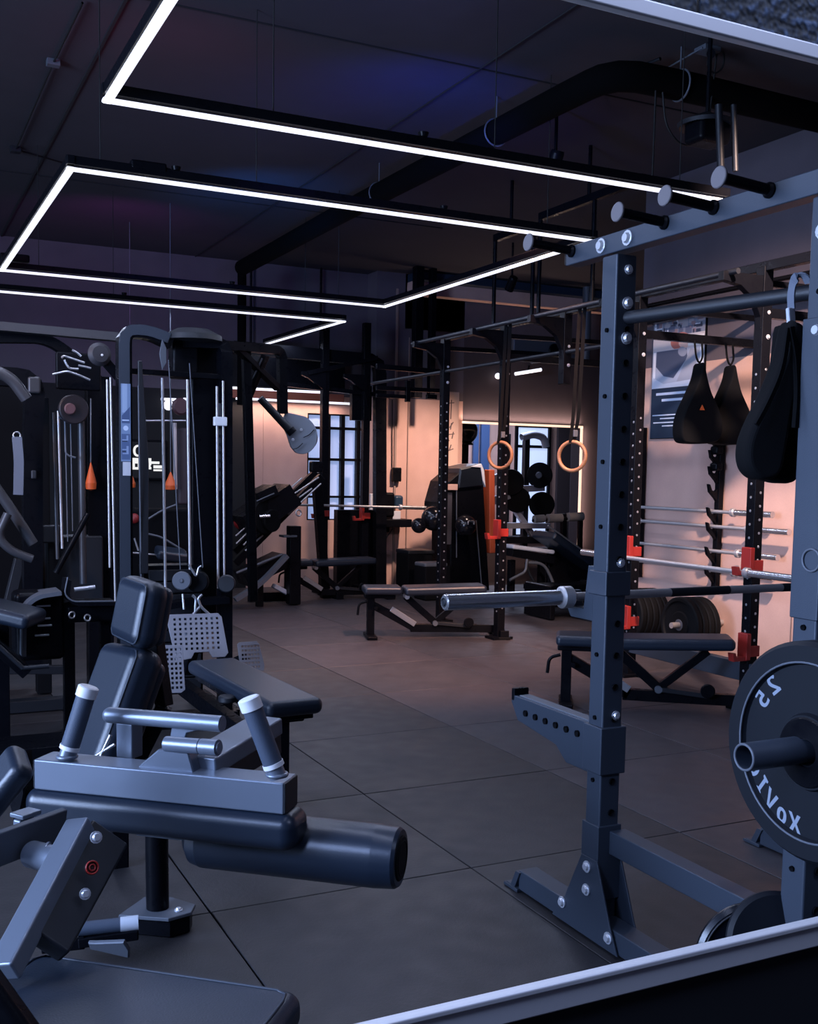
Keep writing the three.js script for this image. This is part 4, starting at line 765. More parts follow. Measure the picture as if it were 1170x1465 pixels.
function hookOn(x, y, z, label) {                                  // red hook block that grips an upright and carries a bar
  const t = thing('bar_hook', label, 'rack hook', [x, y, z], 'red rack hooks');
  part(t, 'block', box([x - 0.05, y, z + 0.01], [0.035, 0.17, 0.085], 0.005), M.red);
  part(t, 'arm', slab([[0, 0], [-0.12, 0], [-0.13, 0.05], [-0.11, 0.05], [-0.1, 0.022], [0, 0.022]], 0.05, basis([x - 0.04, y - 0.085, z + 0.02], [1, 0, 0], [0, 1, 0]), [], 0.002), M.red);
  part(t, 'sleeve', box([x, y - 0.03, z], [0.095, 0.07, 0.095], 0.004), M.red);
  return t;
}
hookOn(RIGX, 0.955, -2.9, 'red hook on the drilled upright just right of the near rack, upper of two');
hookOn(RIGX, 0.44, -2.9, 'red hook on the drilled upright just right of the near rack, lower of two');
hookOn(RIGX, 0.955, -1.69, 'red hook under the bar on the rightmost drilled upright, above the bench');
hookOn(RIGX, 0.41, -1.69, 'lower red hook on the rightmost drilled upright, below the barbell');
hookOn(RIGX, 0.985, -4.76, 'red hook on the rig upright beside the left gym ring');
hookOn(1.745, 1.0, -8.42, 'small red hook on the left upright of the far squat rack');
hookOn(2.275, 0.97, -8.42, 'small red hook on the right upright of the far squat rack');
function barbell(c, dir, label, n) {
  const t = thing('barbell', label, 'barbell', c, n), D = V(dir).normalize(), P = (s) => [c[0] + D.x * s, c[1] + D.y * s, c[2] + D.z * s];
  part(t, 'shaft', rod(P(-0.66), P(0.66), 0.0145, 0.0145, 14), M.steel);
  for (const s of [-1, 1]) { part(t, 'sleeve', rod(P(s * 0.68), P(s * 1.08), 0.0245, 0.0245, 18), M.chrome); part(t, 'collar', disc(P(s * 0.67), dir, 0.034, 0.04, 20), M.steel); }
  return t;
}
barbell([RIGX - 0.1, 0.885, -2.3], [0, 0.0, 1], 'pale barbell held by the red hooks across the rig uprights');
barbell([2.02, 1.06, -8.33], [1, -0.02, 0.04], 'distant barbell resting on the far squat rack');
// gym rings
for (const [z, y, lab] of [[-4.31, 1.63, 'left wooden gym ring, overlapping the drilled rig upright'], [-3.27, 1.615, 'right wooden gym ring, hanging before the glowing edge strip']]) {
  const t = thing('gym_ring', lab, 'gym ring', [1.68, y, z], 'wooden gym rings');
  part(t, 'ring', torus([1.68, y, z], [-0.85, 0.0, 0.52], 0.108, 0.0145, 48, 12), M.wood);
  part(t, 'strap', [strap([[1.66, y + 0.1, z], [1.67, y + 0.25, z + 0.01], [1.69, 2.73, z + 0.03]], 0.026, 0.004, [1, 0, 0.4], 0.05, 12)], M.fabric);
  part(t, 'strap', [strap([[1.69, y + 0.1, z], [1.70, y + 0.3, z + 0.04], [1.70, 2.73, z + 0.08]], 0.026, 0.004, [1, 0, 0.4], 0.05, 12)], M.fabric);
  part(t, 'buckle', box([1.69, y + 0.17, z + 0.02], [0.035, 0.05, 0.014], 0.003), M.greyDull);
}
// two small ab straps on the bar between the rig and the right wall
function smallStrap(x, label, badge) {
  const t = thing('ab_strap', label, 'ab strap', [x, 2.44, -2.86]);
  const pts = [[0.0, -0.14], [-0.02, -0.24], [-0.07, -0.36], [-0.125, -0.48], [-0.15, -0.58], [-0.14, -0.68], [-0.09, -0.705], [0.09, -0.70], [0.15, -0.66], [0.16, -0.56], [0.125, -0.46], [0.06, -0.34], [0.025, -0.24]];
  const s = new THREE.Shape(); s.moveTo(...pts[0]); s.splineThru([...pts.slice(1), pts[0]].map(([a, b]) => new THREE.Vector2(a, b)));
  part(t, 'sling', new THREE.ExtrudeGeometry(s, { depth: 0.1, bevelEnabled: true, bevelThickness: 0.03, bevelSize: 0.012, bevelSegments: 4, curveSegments: 40 }).translate(0, 0, -0.05).applyMatrix4(basis([x, 2.44, -2.84], [0.97, 0, 0.22], [0, 1, 0])), M.fabric);
  part(t, 'loop', [pipe([[x - 0.035, 2.48, -2.86], [x - 0.032, 2.36, -2.84], [x, 2.31, -2.84], [x + 0.032, 2.36, -2.84], [x + 0.035, 2.48, -2.86]], 0.008, 0.03, 30, 6)], M.fabric);
  if (badge) part(t, 'badge', slab([[-0.02, -0.018], [0.02, -0.018], [0, 0.02]], 0.004, basis([x - 0.03, 1.985, -2.755], [0.97, 0, 0.22], [0, 1, 0]), [], 0.0005), M.orange);
  return t;
}
smallStrap(2.49, 'black ab strap with a tiny orange badge, in front of the wall poster', true);
smallStrap(2.79, 'plain black ab strap hanging right of the poster, beside another strap', false);
// ------------------------------------------------------------------ things on the right wall
{ // poster
  const cv = document.createElement('canvas'); cv.width = 256; cv.height = 420; const g = cv.getContext('2d');
  g.fillStyle = '#16283f'; g.fillRect(0, 0, 256, 420);
  g.fillStyle = '#7f8698'; g.fillRect(0, 0, 256, 70); for (let i = 0; i < 60; i++) { g.fillStyle = ['#d8dbe6', '#596079', '#2b3247', '#a6a0a8', '#8d747a'][i % 5]; g.fillRect(rnd() * 250, rnd() * 66, 6 + rnd() * 26, 5 + rnd() * 24); }
  g.fillStyle = '#c9c2c4'; g.fillRect(0, 70, 256, 46); g.fillStyle = '#b06a60'; g.beginPath(); g.ellipse(140, 92, 50, 30, 0, 0, 7); g.fill(); g.fillStyle = '#d9b6aa'; g.beginPath(); g.ellipse(160, 96, 30, 20, 0, 0, 7); g.fill(); g.fillStyle = '#e6e2e2'; g.fillRect(176, 78, 76, 34);
  g.fillStyle = '#a9b3c6'; g.fillRect(0, 116, 256, 124); g.fillStyle = '#47516a'; g.beginPath(); g.moveTo(20, 118); g.lineTo(170, 118); g.lineTo(176, 150); g.lineTo(110, 215); g.lineTo(60, 205); g.lineTo(18, 170); g.fill(); g.fillStyle = '#8f98ac'; g.beginPath(); g.ellipse(150, 128, 22, 16, 0.3, 0, 7); g.fill(); g.fillStyle = '#e2e7f0'; g.fillRect(4, 120, 12, 90); g.fillRect(236, 120, 16, 60); g.fillStyle = '#9aa0b0'; g.beginPath(); g.moveTo(190, 120); g.lineTo(120, 238); g.lineTo(200, 238); g.lineTo(232, 130); g.fill(); g.fillStyle = '#c6cfdf'; g.beginPath(); g.moveTo(0, 205); g.lineTo(60, 232); g.lineTo(256, 222); g.lineTo(256, 246); g.lineTo(0, 246); g.fill();
  g.fillStyle = '#c3d2e8'; for (const [x, y, w, h] of [[24, 262, 190, 9], [54, 284, 150, 9], [8, 338, 200, 4], [48, 350, 150, 4], [14, 364, 190, 4], [60, 376, 130, 4]]) g.fillRect(x, y, w, h);
  const tex = new THREE.CanvasTexture(cv); tex.colorSpace = THREE.SRGBColorSpace;
  const t = thing('poster', 'tall dark blue poster with a blurred sports photo above pale text lines', 'poster', [3.09, 1.79, -3.75]);
  part(t, 'board', box([3.088, 2.32, -3.78], [0.02, 1.04, 0.66], 0.002), M.black);
  part(t, 'print', new THREE.PlaneGeometry(0.65, 1.03).rotateY(-Math.PI / 2).translate(3.0765, 2.32, -3.78), new THREE.MeshStandardMaterial({ map: tex, roughness: 0.45 }), undefined, true);
}
{ // barbell rack on the wall
  const zs = [-3.2, -4.18];
  const t = thing('wall_barbell_rack', 'black wall rack of hooked uprights holding level barbells on the pink wall', 'barbell rack', [3.05, 0.5, -3.7]);
  const ys = [1.205, 1.085, 0.89, 0.735];
  for (const z of zs) {
    part(t, 'upright', box([3.06, 1.24, z], [0.05, 1.32, 0.05], 0.004), M.black);
    for (const y of [...ys, 1.39, 1.53, 1.66, 1.79]) part(t, 'hook', slab([[0.0, -0.09], [-0.03, -0.05], [-0.085, 0.0], [-0.1, 0.06], [-0.085, 0.055], [-0.065, 0.01], [-0.03, 0.0], [0.0, 0.03]], 0.03, basis([3.04, y - 0.03, z], [1, 0, 0], [0, 1, 0]), [], 0.002), M.black);
  }
  for (const y of [1.79, 1.66, 1.53]) part(t, 'hung_bracket', [box([2.99, y + 0.03, -3.17], [0.07, 0.07, 0.09], 0.02)], M.black);
  ys.forEach((y, i) => barbell([2.985, y, -3.62 + [0.0, 0.17, 0.07, 0.04][i]], [0, 0, 1], ['top', 'second', 'third', 'lowest'][i] + ' barbell in the wall rack on the pink wall', 'barbells in the wall rack'));
}
for (const [z, n, lab] of [[-3.82, 5, 'left row'], [-3.15, 4, 'right row']]) { // plates stored on wall pegs behind the bench
  const y = 0.31;
  single('storage_peg', `steel peg near the floor carrying the ${lab} of black plates`, 'peg', rod([2.58, y, z], [3.1, y, z], 0.024), M.steel);
  for (let i = 0; i < n; i++) {
    const c = [2.68 + i * 0.062, y - 0.002 * i, z], t = thing('weight_plate', `black bumper plate, number ${['one', 'two', 'three', 'four', 'five'][i]} from the front in the ${lab} on the wall pegs`, 'weight plate', c, `${lab} of black plates behind the bench`);
    const pr = [[0.026, -0.026], [0.1, -0.026], [0.11, -0.015], [0.18, -0.015], [0.19, -0.028], [0.212, -0.028], [0.222, -0.018], [0.222, 0.018], [0.212, 0.028], [0.026, 0.028], [0.026, -0.026]].map(([a, b]) => new THREE.Vector2(a, b));
    part(t, 'body', turned(pr, c, [1, 0, 0], 48), M.rubber);
    part(t, 'hub', disc([c[0] - 0.022, c[1], c[2]], [1, 0, 0], 0.05, 0.012, 24, 0.026), i ? M.black : M.greyDull);
  }
}
// ------------------------------------------------------------------ adjustable benches
function makeBench(label) {
  const t = thing('weight_bench', label, 'bench', [0, 0, 0], 'adjustable weight benches');
  part(t, 'seat_pad', pad([0.12, 0.43, 0], [1, 0, -0.0], [-0.04, 1, 0], [0.34, 0.07, 0.27], 0.028), M.vinyl);
  part(t, 'back_pad', pad([0.68, 0.433, 0], [1, 0.03, 0], [-0.03, 1, 0], [0.74, 0.075, 0.29], 0.03), M.vinyl);
  part(t, 'front_leg', box([0.02, 0.2, 0], [0.065, 0.40, 0.075]), M.black);
  part(t, 'front_foot', box([0.02, 0.015, 0], [0.09, 0.03, 0.34], 0.006), M.black);
  part(t, 'seat_bracket', box([0.1, 0.375, 0], [0.28, 0.04, 0.09], 0.01), M.black);
  part(t, 'main_rail', bar([0.03, 0.30, 0], [0.42, 0.085, 0], 0.06, 0.07), M.black);
  part(t, 'main_rail', bar([0.38, 0.085, 0], [1.18, 0.075, 0], 0.06, 0.07), M.black);
  part(t, 'rail_plate', bar([0.2, 0.262, 0.035], [0.42, 0.12, 0.035], 0.012, 0.05), M.silver);
  part(t, 'back_post', bar([0.33, 0.37, 0], [0.62, 0.12, 0], 0.05, 0.06), M.black);
  part(t, 'prop', bar([0.9, 0.385, 0], [0.60, 0.13, 0], 0.045, 0.05), M.black);
  part(t, 'ladder', bar([0.62, 0.13, 0], [0.92, 0.10, 0], 0.1, 0.03), M.dark);
  part(t, 'pivot', [rod([0.34, 0.37, -0.06], [0.34, 0.37, 0.06], 0.022)], M.bolt);
  part(t, 'pivot', [rod([0.60, 0.13, -0.05], [0.60, 0.13, 0.05], 0.024)], M.greyDull);
  part(t, 'rear_foot', box([1.2, 0.045, 0], [0.08, 0.075, 0.42], 0.006), M.black);
  part(t, 'rubber_foot', box([1.2, 0.012, 0.18], [0.11, 0.024, 0.07], 0.006), M.rubber);
  part(t, 'rubber_foot', box([1.2, 0.012, -0.18], [0.11, 0.024, 0.07], 0.006), M.rubber);
  part(t, 'wheel', disc([0.9, 0.14, 0.07], [0, 0, 1], 0.045, 0.03, 24), M.black);
  part(t, 'carry_handle', pipe([[-0.02, 0.33, 0.05], [-0.09, 0.31, 0.05], [-0.1, 0.21, 0.05]], 0.011, 0.04, 20, 8), M.black);
  part(t, 'knob', [rod([0.06, 0.27, 0.04], [0.06, 0.27, 0.075], 0.016)], M.black);
  return t;
}
const bench = makeBench('black flat weight bench in the middle of the room, behind the barbell sleeve');
bench.position.set(0.9, 0, -5.22); bench.rotation.y = -0.3;
dup(bench, [0.955, 0, -2.26], 'black flat weight bench on the right, partly behind the near rack upright', -0.6);
dup(bench, [1.12, 0, -8.0], 'farthest black weight bench, by the far squat rack', -0.06);
// ------------------------------------------------------------------ far squat rack and frame
{
  const t = thing('squat_rack', 'far black squat rack with tall uprights in front of the blue window', 'rack', [2.0, 0, -8.45]);
  for (const x of [1.745, 2.275]) {
    part(t, 'upright', box([x, 1.62, -8.45], [0.085, 3.24, 0.085], 0.004), M.black);
    part(t, 'foot', box([x, 0.04, -8.3], [0.09, 0.08, 0.8]), M.black);
    part(t, 'bracket', slab([[0, -0.3], [-0.04, -0.12], [-0.22, 0], [-0.3, 0.03], [-0.3, 0.07], [0, 0.07]], 0.05, basis([x, 2.55, -8.42], [1, 0, 0], [0, 1, 0]), [], 0.002), M.black);
  }
  part(t, 'hoop', strap([[0.642, 2.853, -8.5], [2.474, 2.814, -8.5], [2.518, 0.039, -8.5]], 0.1, 0.14, [0, 0, 1], 0.14, 40), M.black);
  part(t, 'cross_bar', bar([1.51, 2.603, -8.4], [2.4, 2.834, -8.4], 0.05, 0.05), M.black);
  part(t, 'cross_bar', bar([1.272, 2.469, -8.5], [2.453, 2.402, -8.5], 0.06, 0.05), M.black);
  part(t, 'header_panel', box([2.254, 2.296, -8.55], [0.26, 0.42, 0.08]), M.black);
  part(t, 'store_panel', box([2.3, 0.5, -8.75], [0.55, 1.0, 0.12]), M.black);
}
{
  const t = thing('wall_frame_bars', 'black horizontal bars bridging the far squat rack and the rig', 'gym frame', [2.238, 2.433, -7.2]);
  part(t, 'bar', bar([1.84, 2.606, -7.2], [2.606, 2.589, -7.2], 0.04, 0.055), M.black);
  part(t, 'bar', bar([1.844, 2.375, -7.2], [2.611, 2.382, -7.2], 0.04, 0.045), M.black);
  part(t, 'bar', bar([1.845, 2.293, -7.2], [2.24, 2.296, -7.2], 0.04, 0.04), M.black);
  part(t, 'stub', box([2.222, 2.356, -7.2], [0.05, 0.23, 0.05]), M.black);
  part(t, 'stub', box([2.516, 2.309, -7.2], [0.12, 0.05, 0.05]), M.black);
}
// ------------------------------------------------------------------ wall fittings on the far pier
{
  const t = thing('dispenser_shelf', 'black wall shelf with a pale box and dark dispenser on the far pier', 'shelf', [2.829, 0.852, -8.95]);
  part(t, 'shelf', box([2.826, 0.827, -8.92], [0.5, 0.1, 0.34], 0.01), M.black);
  part(t, 'bracket', box([2.756, 0.752, -9], [0.2, 0.1, 0.1], 0.01), M.black);
}
{
  const t = thing('dispenser_box', 'pale box with a black rounded side standing on the wall shelf', 'dispenser', [2.707, 0.9, -8.9]);
  part(t, 'front', box([2.581, 1.062, -8.82], [0.14, 0.27, 0.03], 0.006), M.pale);
  part(t, 'body', box([2.757, 1.057, -8.95], [0.24, 0.31, 0.2], 0.03, 0, 2), M.black);
}
{
  const t = thing('paper_dispenser', 'small dark dispenser with blue top and pale lower half on the wall shelf', 'dispenser', [2.943, 0.898, -8.92]);
  part(t, 'tank', box([2.954, 1.093, -8.95], [0.13, 0.17, 0.14], 0.04, 0, 3), std(0x22364a, 0.3));
  part(t, 'label_face', box([2.914, 0.918, -8.88], [0.11, 0.12, 0.02], 0.006), M.pale);
}
{
  const t = thing('wall_intercom', 'small black box on the far pier with a cable rising above it', 'wall box', [2.991, 1.432, -9.06]);
  part(t, 'casing', box([2.986, 1.441, -9.05], [0.12, 0.18, 0.07], 0.015, 0, 2), M.black);
  part(t, 'cable', rod([2.939, 1.521, -9.08], [2.924, 2.395, -9.08], 0.006, 0.006, 6), M.cable);
}
single('wall_speaker', 'small black speaker mounted on the edge of the far pier', 'speaker', box([2.645, 1.736, -8.9], [0.09, 0.2, 0.12], 0.015, 0, 2), M.black);
{
  const t = thing('wall_outlet', 'small pale outlet box with a lead, low on the far pier', 'outlet', [2.858, 0.422, -9.06]);
  part(t, 'box', box([2.848, 0.431, -9.06], [0.13, 0.05, 0.05], 0.006), M.beige);
  part(t, 'lead', pipe([[2.808, 0.459, -9.06], [2.855, 0.621, -9.06], [2.938, 0.749, -9.03]], 0.007, 0.05, 16, 6), M.greyDull);
}
{ // tall pale sign board with brush marks
  const cv = document.createElement('canvas'); cv.width = 64; cv.height = 420; const g = cv.getContext('2d');
  g.fillStyle = '#cfae9c'; g.fillRect(0, 0, 64, 420); g.strokeStyle = '#5b4a4a'; g.lineWidth = 5; g.lineCap = 'round';
  for (const s of [[[14, 62, 40, 58], [28, 44, 26, 150]], [[30, 176, 26, 210], [38, 170, 22, 200]], [[18, 240, 44, 236], [40, 226, 34, 262], [14, 262, 20, 276]], [[30, 300, 22, 330], [12, 336, 40, 322]]]) for (const [a, b, c, d] of s) { g.beginPath(); g.moveTo(a, b); g.lineTo(c, d); g.stroke(); }
  const tex = new THREE.CanvasTexture(cv); tex.colorSpace = THREE.SRGBColorSpace;
  const t = thing('sign_board', 'tall narrow pale sign board with dark brush marks beside the lit opening', 'sign', [3.778, 1.443, -9.02]);
  const a = [3.66, 2.533, -9.02], b = [3.87, 1.555, -9.02], w = b[0] - a[0], h = a[1] - b[1];
  part(t, 'board', box([(a[0] + b[0]) / 2, (a[1] + b[1]) / 2, -9.04], [w, h, 0.04], 0.003), M.beige);
  part(t, 'print', new THREE.PlaneGeometry(w * 0.94, h * 0.98).translate((a[0] + b[0]) / 2, (a[1] + b[1]) / 2, -9.0185), new THREE.MeshStandardMaterial({ map: tex, roughness: 0.8 }), undefined, true);
}
// ------------------------------------------------------------------ black cabinet, bins and balls by the far pier
{
  const z = -8.1, t = thing('tall_cabinet', 'tall black cabinet with slanted white-edged top between the far pier and the lit opening', 'cabinet', [3.398, 0.069, -8.1]);
  const o = [3.35, 0.053, -8.1], k = 1 / 122, Q = (u, v) => [(u - 650) * k, (842 - v) * k];
  const m = basis(o, [1, 0, 0], [0, 1, 0]);
  part(t, 'body', slab([Q(628, 842), Q(692, 842), Q(684, 760), Q(678, 690), Q(674, 664), Q(640, 668), Q(622, 682), Q(613, 712), Q(612, 730), Q(626, 740)], 0.5, m, [], 0.012), M.black);
  part(t, 'top_cover', slab([Q(637, 690), Q(674, 686), Q(678, 664), Q(672, 657), Q(640, 664)], 0.54, m, [], 0.02), std(0x0e141d, 0.35));
  part(t, 'lit_edge_strip', slab([Q(656, 659), Q(672, 655), Q(677, 664), Q(680, 688), Q(676, 680), Q(672, 660)], 0.56, m, [], 0.004), M.pale, 'pale strip painting the lit top edge');  // pale colour paints the light caught on the top edge
  part(t, 'tray', box(add([3.13, 1.305, -7.82], [0, 0, 0]), [0.15, 0.07, 0.03], 0.004), M.beige);
  part(t, 'inner_panel', box(add([3.102, 0.93, -7.84], [0, 0, 0]), [0.09, 0.62, 0.02], 0.003), std(0x3b3a42, 0.5));
  part(t, 'edge_highlight', rod([3.203, 1.281, -7.83], [3.222, 0.458, -7.83], 0.008), M.greyDull);  // both rods paint pale highlights along the cabinet edges
  part(t, 'edge_highlight', rod([3.464, 0.905, -7.8], [3.562, 0.112, -7.8], 0.007), M.greyDull);
}
single('orange_board', 'upright orange board leaning against the right side of the black cabinet', 'board', bar([3.701, 1.521, -8.05], [3.737, 0.5, -8.05], 0.08, 0.4, [0, 0, 1], 0.01), std(0x9c4527, 0.6));
{ const b = [4.332, 2.055, -9.7], s = thing('ball_stand', 'thin black stand just inside the lit opening carrying the large ball', 'stand', [b[0], 0, b[2]]); part(s, 'post', box([b[0], (b[1] - 0.19) / 2, b[2]], [0.1, b[1] - 0.19, 0.1]), M.black); part(s, 'dish', disc([b[0], b[1] - 0.175, b[2]], [0, 1, 0], 0.13, 0.03, 28), M.black); }
single('medicine_ball', 'large shiny black ball high above the black cabinet, beside the pale sign board', 'ball', knob([4.332, 2.055, -9.7], 0.19, 36), std(0x0c0d12, 0.22));
for (const [p, lab, r] of [[[2.857, 0.935, -7.75], 'left glossy black ball at the middle of the cabinet', 0.145], [[3.276, 0.851, -7.72], 'right glossy black ball at the middle of the cabinet', 0.13]]) {
  const t = thing('weight_ball', lab, 'ball', p, 'glossy balls on the cabinet');
  part(t, 'ball', knob(p, r, 30), std(0x17161b, 0.18));
  part(t, 'grip', [pipe([add(p, [-0.04, 0.02, r * 0.98]), add(p, [-0.04, 0.06, r * 1.04]), add(p, [0.04, 0.06, r * 1.04]), add(p, [0.04, 0.02, r * 0.98])], 0.012, 0.03, 20, 8)], M.chrome);
}
single('weight_ball', 'smallest glossy black ball, left of the cabinet', 'ball', knob([2.64, 0.857, -7.7], 0.09, 26), std(0x17161b, 0.18), 'glossy balls on the cabinet');
{
  const c = [2.84, 0.06, -8.2], t = thing('bin', 'square black waste bin standing before the far pier', 'bin', c);
  part(t, 'body', box([c[0], 0.25, c[2]], [0.34, 0.5, 0.34], 0.02), M.blackMatte);
  part(t, 'lid', box([c[0] + 0.01, 0.515, c[2]], [0.36, 0.05, 0.36], 0.015), M.dark);
}
{
  const c = [2.778, 0.125, -7.6], t = thing('seat_box', 'low black stool with a pale grey top in front of the cabinet', 'stool', c);
  part(t, 'body', box([c[0], 0.2, c[2]], [0.34, 0.4, 0.3], 0.02), M.blackMatte);
  part(t, 'top', box([c[0] - 0.02, 0.41, c[2]], [0.3, 0.05, 0.28], 0.02, 0, 2), M.greyDull);
}
// ------------------------------------------------------------------ back extension bench right of the cabinet
{
  const t = thing('back_extension_bench', 'black back extension bench with two pale rollers and a steep pad', 'gym machine', [4.083, 0.09, -6.9]);
  for (const [a, b] of [[[3.89, 0.97, -6.9], [4.082, 0.977, -6.9]], [[4.169, 0.985, -6.9], [4.375, 0.992, -6.9]]]) part(t, 'roller', rod(a, b, 0.05, 0.05, 24), std(0x6a6664, 0.55));
  part(t, 'roller', rod([3.709, 0.963, -6.9], [3.842, 0.97, -6.9], 0.045, 0.045, 24), std(0x6a6664, 0.55));
  part(t, 'roller_shaft', rod([3.704, 0.946, -6.92], [4.4, 0.975, -6.92], 0.02), M.black);
  part(t, 'post', bar([4.144, 1.023, -6.95], [4.179, -0.018, -6.95], 0.06, 0.06), M.black);
  part(t, 'post', bar([4.417, 0.963, -7], [4.433, -0.034, -7], 0.05, 0.05), M.black);
  part(t, 'pad', bar([3.739, 0.804, -6.75], [4.418, 0.406, -6.75], 0.46, 0.1, [0.5, 0.8, 0], 0.03, 3), M.vinyl);
  part(t, 'silver_edge', rod([3.635, 0.912, -6.5], [4.172, 0.592, -6.5], 0.009), M.silver);  // thin silver rod along the edge of the pad
  part(t, 'side_panel', slab([[0, 0], [0.62, 0], [0.62, 0.33], [0.1, 0.62], [0, 0.55]], 0.06, basis([[3.911, -0.001, -6.9][0], 0.06, -6.9], [1, 0, 0], [0, 1, 0]), [], 0.004), M.black);
  part(t, 'base', bar([[3.846, -0.064, -6.9][0], 0.06, -6.9], [[4.585, -0.095, -6.9][0], 0.06, -6.9], 0.5, 0.1), M.black);
}
{
  const t = thing('flat_machine_seat', 'flat pad, lit top painted pale, with curved tubes under it, beside the left rig upright', 'gym machine', [3.554, 0.189, -6.9]);
  part(t, 'pad', bar([3.345, 0.664, -6.9], [3.911, 0.591, -6.9], 0.3, 0.05, undefined, 0.02, 2), M.pale);  // pale colour paints the white light on the pad top
  part(t, 'pad_base', bar([3.359, 0.599, -6.92], [3.928, 0.5, -6.92], 0.28, 0.09), M.black);
  part(t, 'tube', pipe([[3.511, 0.487, -6.7], [3.726, 0.475, -6.7], [3.845, 0.281, -6.7], [3.878, 0.16, -6.7]], 0.018, 0.12, 30, 8), M.greyDull);
  part(t, 'tube', pipe([[3.279, 0.298, -6.7], [3.487, 0.386, -6.7], [3.501, 0.527, -6.7]], 0.016, 0.05, 24, 8), M.greyDull);
  part(t, 'tube', pipe([[3.516, 0.483, -6.75], [3.576, 0.347, -6.75], [3.634, 0.266, -6.75]], 0.018, 0.05, 24, 8), M.dark);
  part(t, 'leg', box([[3.451, 0.512, -6.9][0], 0.25, -6.95], [0.07, 0.5, 0.07]), M.black);
  part(t, 'leg', box([[3.857, 0.503, -6.9][0], 0.25, -6.95], [0.07, 0.5, 0.07]), M.black);
}
{ // low base behind the barbell collar
  const c = [3.3, 0, -5.75], t = thing('dumbbell_cradle', 'low black cradle on the floor behind the barbell collar', 'rack', c);
  part(t, 'rail', box([3.45, 0.16, -5.75], [0.75, 0.06, 0.3], 0.01), M.black);
  part(t, 'rail', box([3.45, 0.30, -5.95], [0.75, 0.06, 0.3], 0.01), M.black);
  part(t, 'end_frame', box([3.1, 0.18, -5.82], [0.06, 0.34, 0.5], 0.01), M.black);
  part(t, 'end_frame', box([3.8, 0.18, -5.82], [0.06, 0.34, 0.5], 0.01), M.black);
  for (const x of [3.2, 3.38]) part(t, 'wheel', disc([x, 0.2, -5.57], [0, 0, 1], 0.035, 0.04, 20), M.silver);
}
// ------------------------------------------------------------------ machine in the next room
{
  const z = -10.9, t = thing('plate_loaded_machine', 'pale plate-loaded machine with black discs in the bright next room', 'gym machine', [6.152, 0.464, -10.9]);
  part(t, 'post', box([[6.116, 1.236, -10.9][0], 1.06, z], [0.09, 2.12, 0.09]), M.dark);
  part(t, 'post', box([[5.923, 1.234, -10.9][0], 1.1, z - 0.2], [0.04, 2.0, 0.05]), M.dark);
  part(t, 'curved_top', pipe([[5.965, 2.039, -10.8], [6.194, 2.1, -10.8], [6.377, 2.051, -10.8], [6.421, 1.899, -10.8]], 0.06, 0.12, 24, 14), M.pale);
  for (const p of [[6.252, 1.459, -10.7], [6.306, 1.001, -10.7], [5.854, 1.076, -10.7], [5.732, 1.345, -10.7]]) part(t, 'disc', disc(p, [-0.6, 0, 0.8], 0.2, 0.08, 36), M.rubber);
  part(t, 'hub', disc([6.2, 1.459, -10.64], [-0.6, 0, 0.8], 0.05, 0.06, 20), M.greyDull);
  part(t, 'arm', bar([5.852, 0.912, -10.75], [6.225, 0.472, -10.75], 0.08, 0.08), M.pale);
  part(t, 'arm', bar([5.88, 1.237, -10.75], [6.37, 1.263, -10.75], 0.06, 0.1), M.pale);
  part(t, 'arm', bar([5.376, 1.34, -10.75], [5.685, 1.451, -10.75], 0.07, 0.16), M.pale);
  part(t, 'arm', bar([5.347, 1.02, -10.75], [5.731, 1.15, -10.75], 0.06, 0.12), M.pale);
  part(t, 'seat', bar([5.364, 0.679, -10.7], [6.382, 0.672, -10.7], 0.3, 0.08), M.pale);
  part(t, 'base', bar([5.307, 0.466, -10.7], [6.454, 0.451, -10.7], 0.4, 0.1), M.dark);
}
{
  const t = thing('tube_light', 'short white tube light under the dark header right of the rig upright', 'light', [4.589, 2.816, -8.5]);
  part(t, 'tube', rod([4.585, 2.793, -8.8], [4.988, 2.871, -8.8], 0.022), M.led);
  part(t, 'mount', [rod([4.811, 2.846, -8.85], [5.003, 2.944, -9.12], 0.014)], M.black);
}
single('spot_lamp', 'small bright spot lamp left of the short tube light', 'light', [knob([4.437, 2.772, -9], 0.04, 14), rod([4.437, 2.772, -9], [4.508, 2.803, -9.12], 0.02)], M.led);
{
  const t = thing('air_conditioner', 'pale wall unit with a round fan above the dark header', 'air conditioner', [4.871, 3.122, -8.7]);
  part(t, 'casing', box([4.946, 3.141, -8.85], [0.85, 0.24, 0.2], 0.02), M.greyDull);
  part(t, 'fan', disc([5.152, 3.135, -8.74], [0, 0, 1], 0.085, 0.03, 24), M.black);
  part(t, 'pipe', rod([4.83, 2.991, -8.8], [5.558, 3.082, -8.8], 0.05), M.greyDull);
}
for (const [p, q, lab] of [[[5.64, 2.984, -8.7], [5.625, 3.376, -8.7], 'pale vertical pipe beside the near rack, above the dark header']]) single('vertical_pipe', lab, 'pipe', rod(p, [q[0], ceilY, q[2]], 0.06), M.greyDull);
